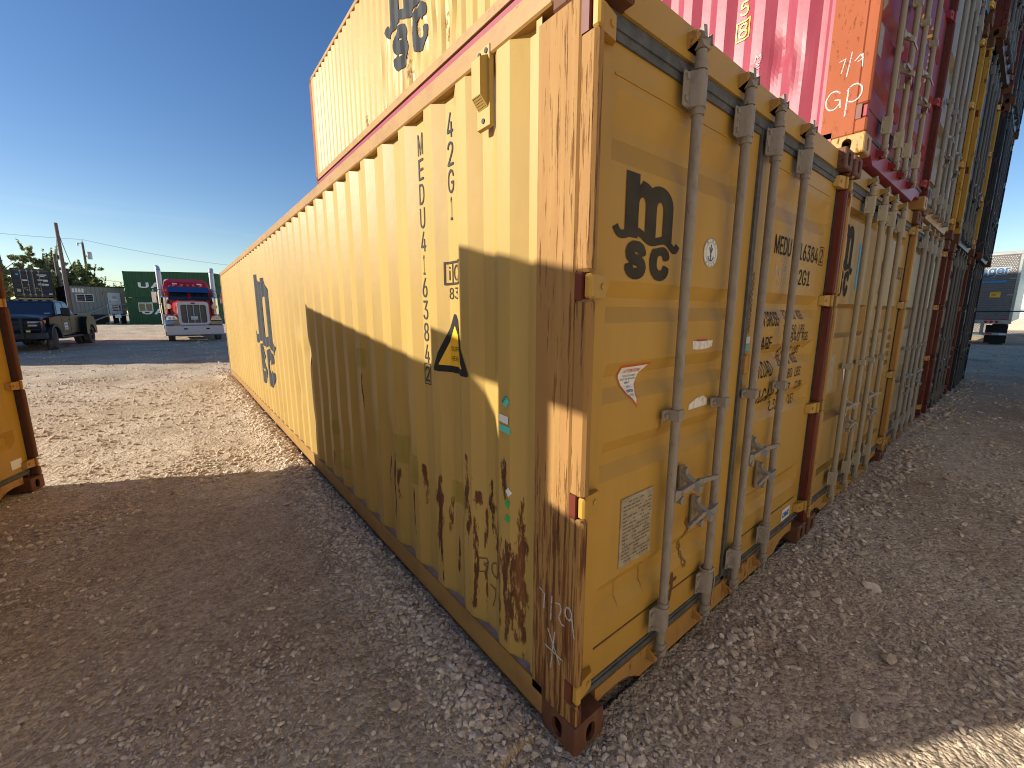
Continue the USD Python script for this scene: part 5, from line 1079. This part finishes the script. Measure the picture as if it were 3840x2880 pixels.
wire('thin line running left from the transformer pole top', (-10.45, 86.5, 12.0), (-34, 88, 13.4), .5, .02, 'wire_far')
wire('thin line running right from the transformer pole top', (-10.45, 86.5, 12.0), (24, 92, 10.2), 1.2, .02, 'wire_far')
wire('thin lower line running right from the transformer pole', (-10.45, 86.5, 6.6), (10, 90, 5.2), .3, .025, 'wire_far')
wire('short cable from the ramp rail to the portable office', (-6.4, 55.9, 2.3), (-8.5, 55.7, 1.5), .15, .012, 'wire')

# ------------------------------------------------------------------ trees
def tree(lbl, x, y, h, r, seed, mat, nl=5200, spiky=.3, leaf=.17):
    rr = np.random.default_rng(seed)
    p = thing('tree', lbl, 'tree', (x, y, float(gz(x, y)) - .1), 0, 'trees behind the portable office')
    g = G().cyl((0, 0, 0), (.05, .0, h * .5), r * .07 + .05, 10, r * .045 + .03); g.cyl((.05, 0, h * .5), (.1, .1, h * .8), r * .045 + .03, 8, .04)
    tips = []
    for k in range(34):
        a = rr.uniform(0, 6.283); f = rr.uniform(.12, 1.0); z0 = h * (.14 + .55 * f * rr.uniform(.5, 1)); sp = r * (1.15 - .75 * f) * rr.uniform(.5, 1.12)
        e = np.array([math.cos(a) * sp, math.sin(a) * sp, min(h * 1.03, z0 + h * rr.uniform(.06, .34))]); b = np.array([.03, 0, z0]); g.cyl(b, e, .05, 5, .012); tips.append((b, e))
    obj(p, 'trunk', g, 'bark')
    nc = 150; C = []
    for k in range(nc):
        b, e = tips[rr.integers(len(tips))]; t = rr.uniform(.35, 1.04); C.append(np.append(b + (e - b) * t + rr.normal(0, .22, 3), rr.uniform(.18, .5) * (1.25 - .6 * t)))
    for k in range(int(26 * spiky)):                                       # thin leading shoots
        b, e = tips[rr.integers(len(tips))]; d = (e - b) / np.linalg.norm(e - b) + np.array([0, 0, .9]); d /= np.linalg.norm(d); ln = rr.uniform(.4, 1.5)
        for s in np.linspace(0, ln, 7): C.append(np.append(e + d * s, .12 * (1 - .5 * s / ln)))
    C = np.array(C); w = C[:, 3] ** 2; idx = rr.choice(len(C), nl, p=w / w.sum())
    u = rr.normal(size=(nl, 3)); u /= np.linalg.norm(u, axis=1)[:, None]
    P = C[idx, :3] + u * (C[idx, 3] * rr.random(nl) ** .4)[:, None] * np.array([1.1, 1.1, .8])
    a = rr.normal(size=(nl, 3)); a /= np.linalg.norm(a, axis=1)[:, None]; n = u * .6 + rr.normal(size=(nl, 3)) * .6; b = np.cross(a, n); b /= np.linalg.norm(b, axis=1)[:, None]; s = (leaf * rr.uniform(.55, 1.25, nl))[:, None]
    V = np.stack([P - a * s, P - b * s * .42, P + a * s, P + b * s * .42], 1).reshape(-1, 3); q = np.arange(nl) * 4
    obj(p, 'crown', G().add(V, np.c_[q, q + 1, q + 2, q + 3]), mat, kind='stuff')
tree('tall ragged grey-green tree at the left edge behind the charcoal container', -16.3, 75.0, 10.2, 3.9, 1, 'leaf', 15000, 1.2, .19)
tree('broad tree with spiky shoots directly behind the charcoal container', -13.2, 77.0, 10.6, 3.8, 2, 'leaf', 16000, 1.4, .19)
tree('dark bushy tree between the short pole and the tallest pole', -11.0, 75.0, 8.0, 2.6, 3, 'leaf_dark', 10000, .8)
tree('dark tree rising above the portable office roof', -9.9, 79.0, 8.6, 2.3, 4, 'leaf_dark', 9500, 1.0)
tree('low dark tree left of the transformer pole', -8.9, 80.0, 6.6, 2.1, 5, 'leaf_dark', 8000, .6)
tree('small distant tree peeking over the middle of the office roof', -12.1, 113.0, 7.6, 1.8, 6, 'leaf', 2500, .6, .22)
tree('distant tree top beside the upper green container', -8.9, 111.0, 7.6, 2.0, 7, 'leaf', 2500, .8, .22)
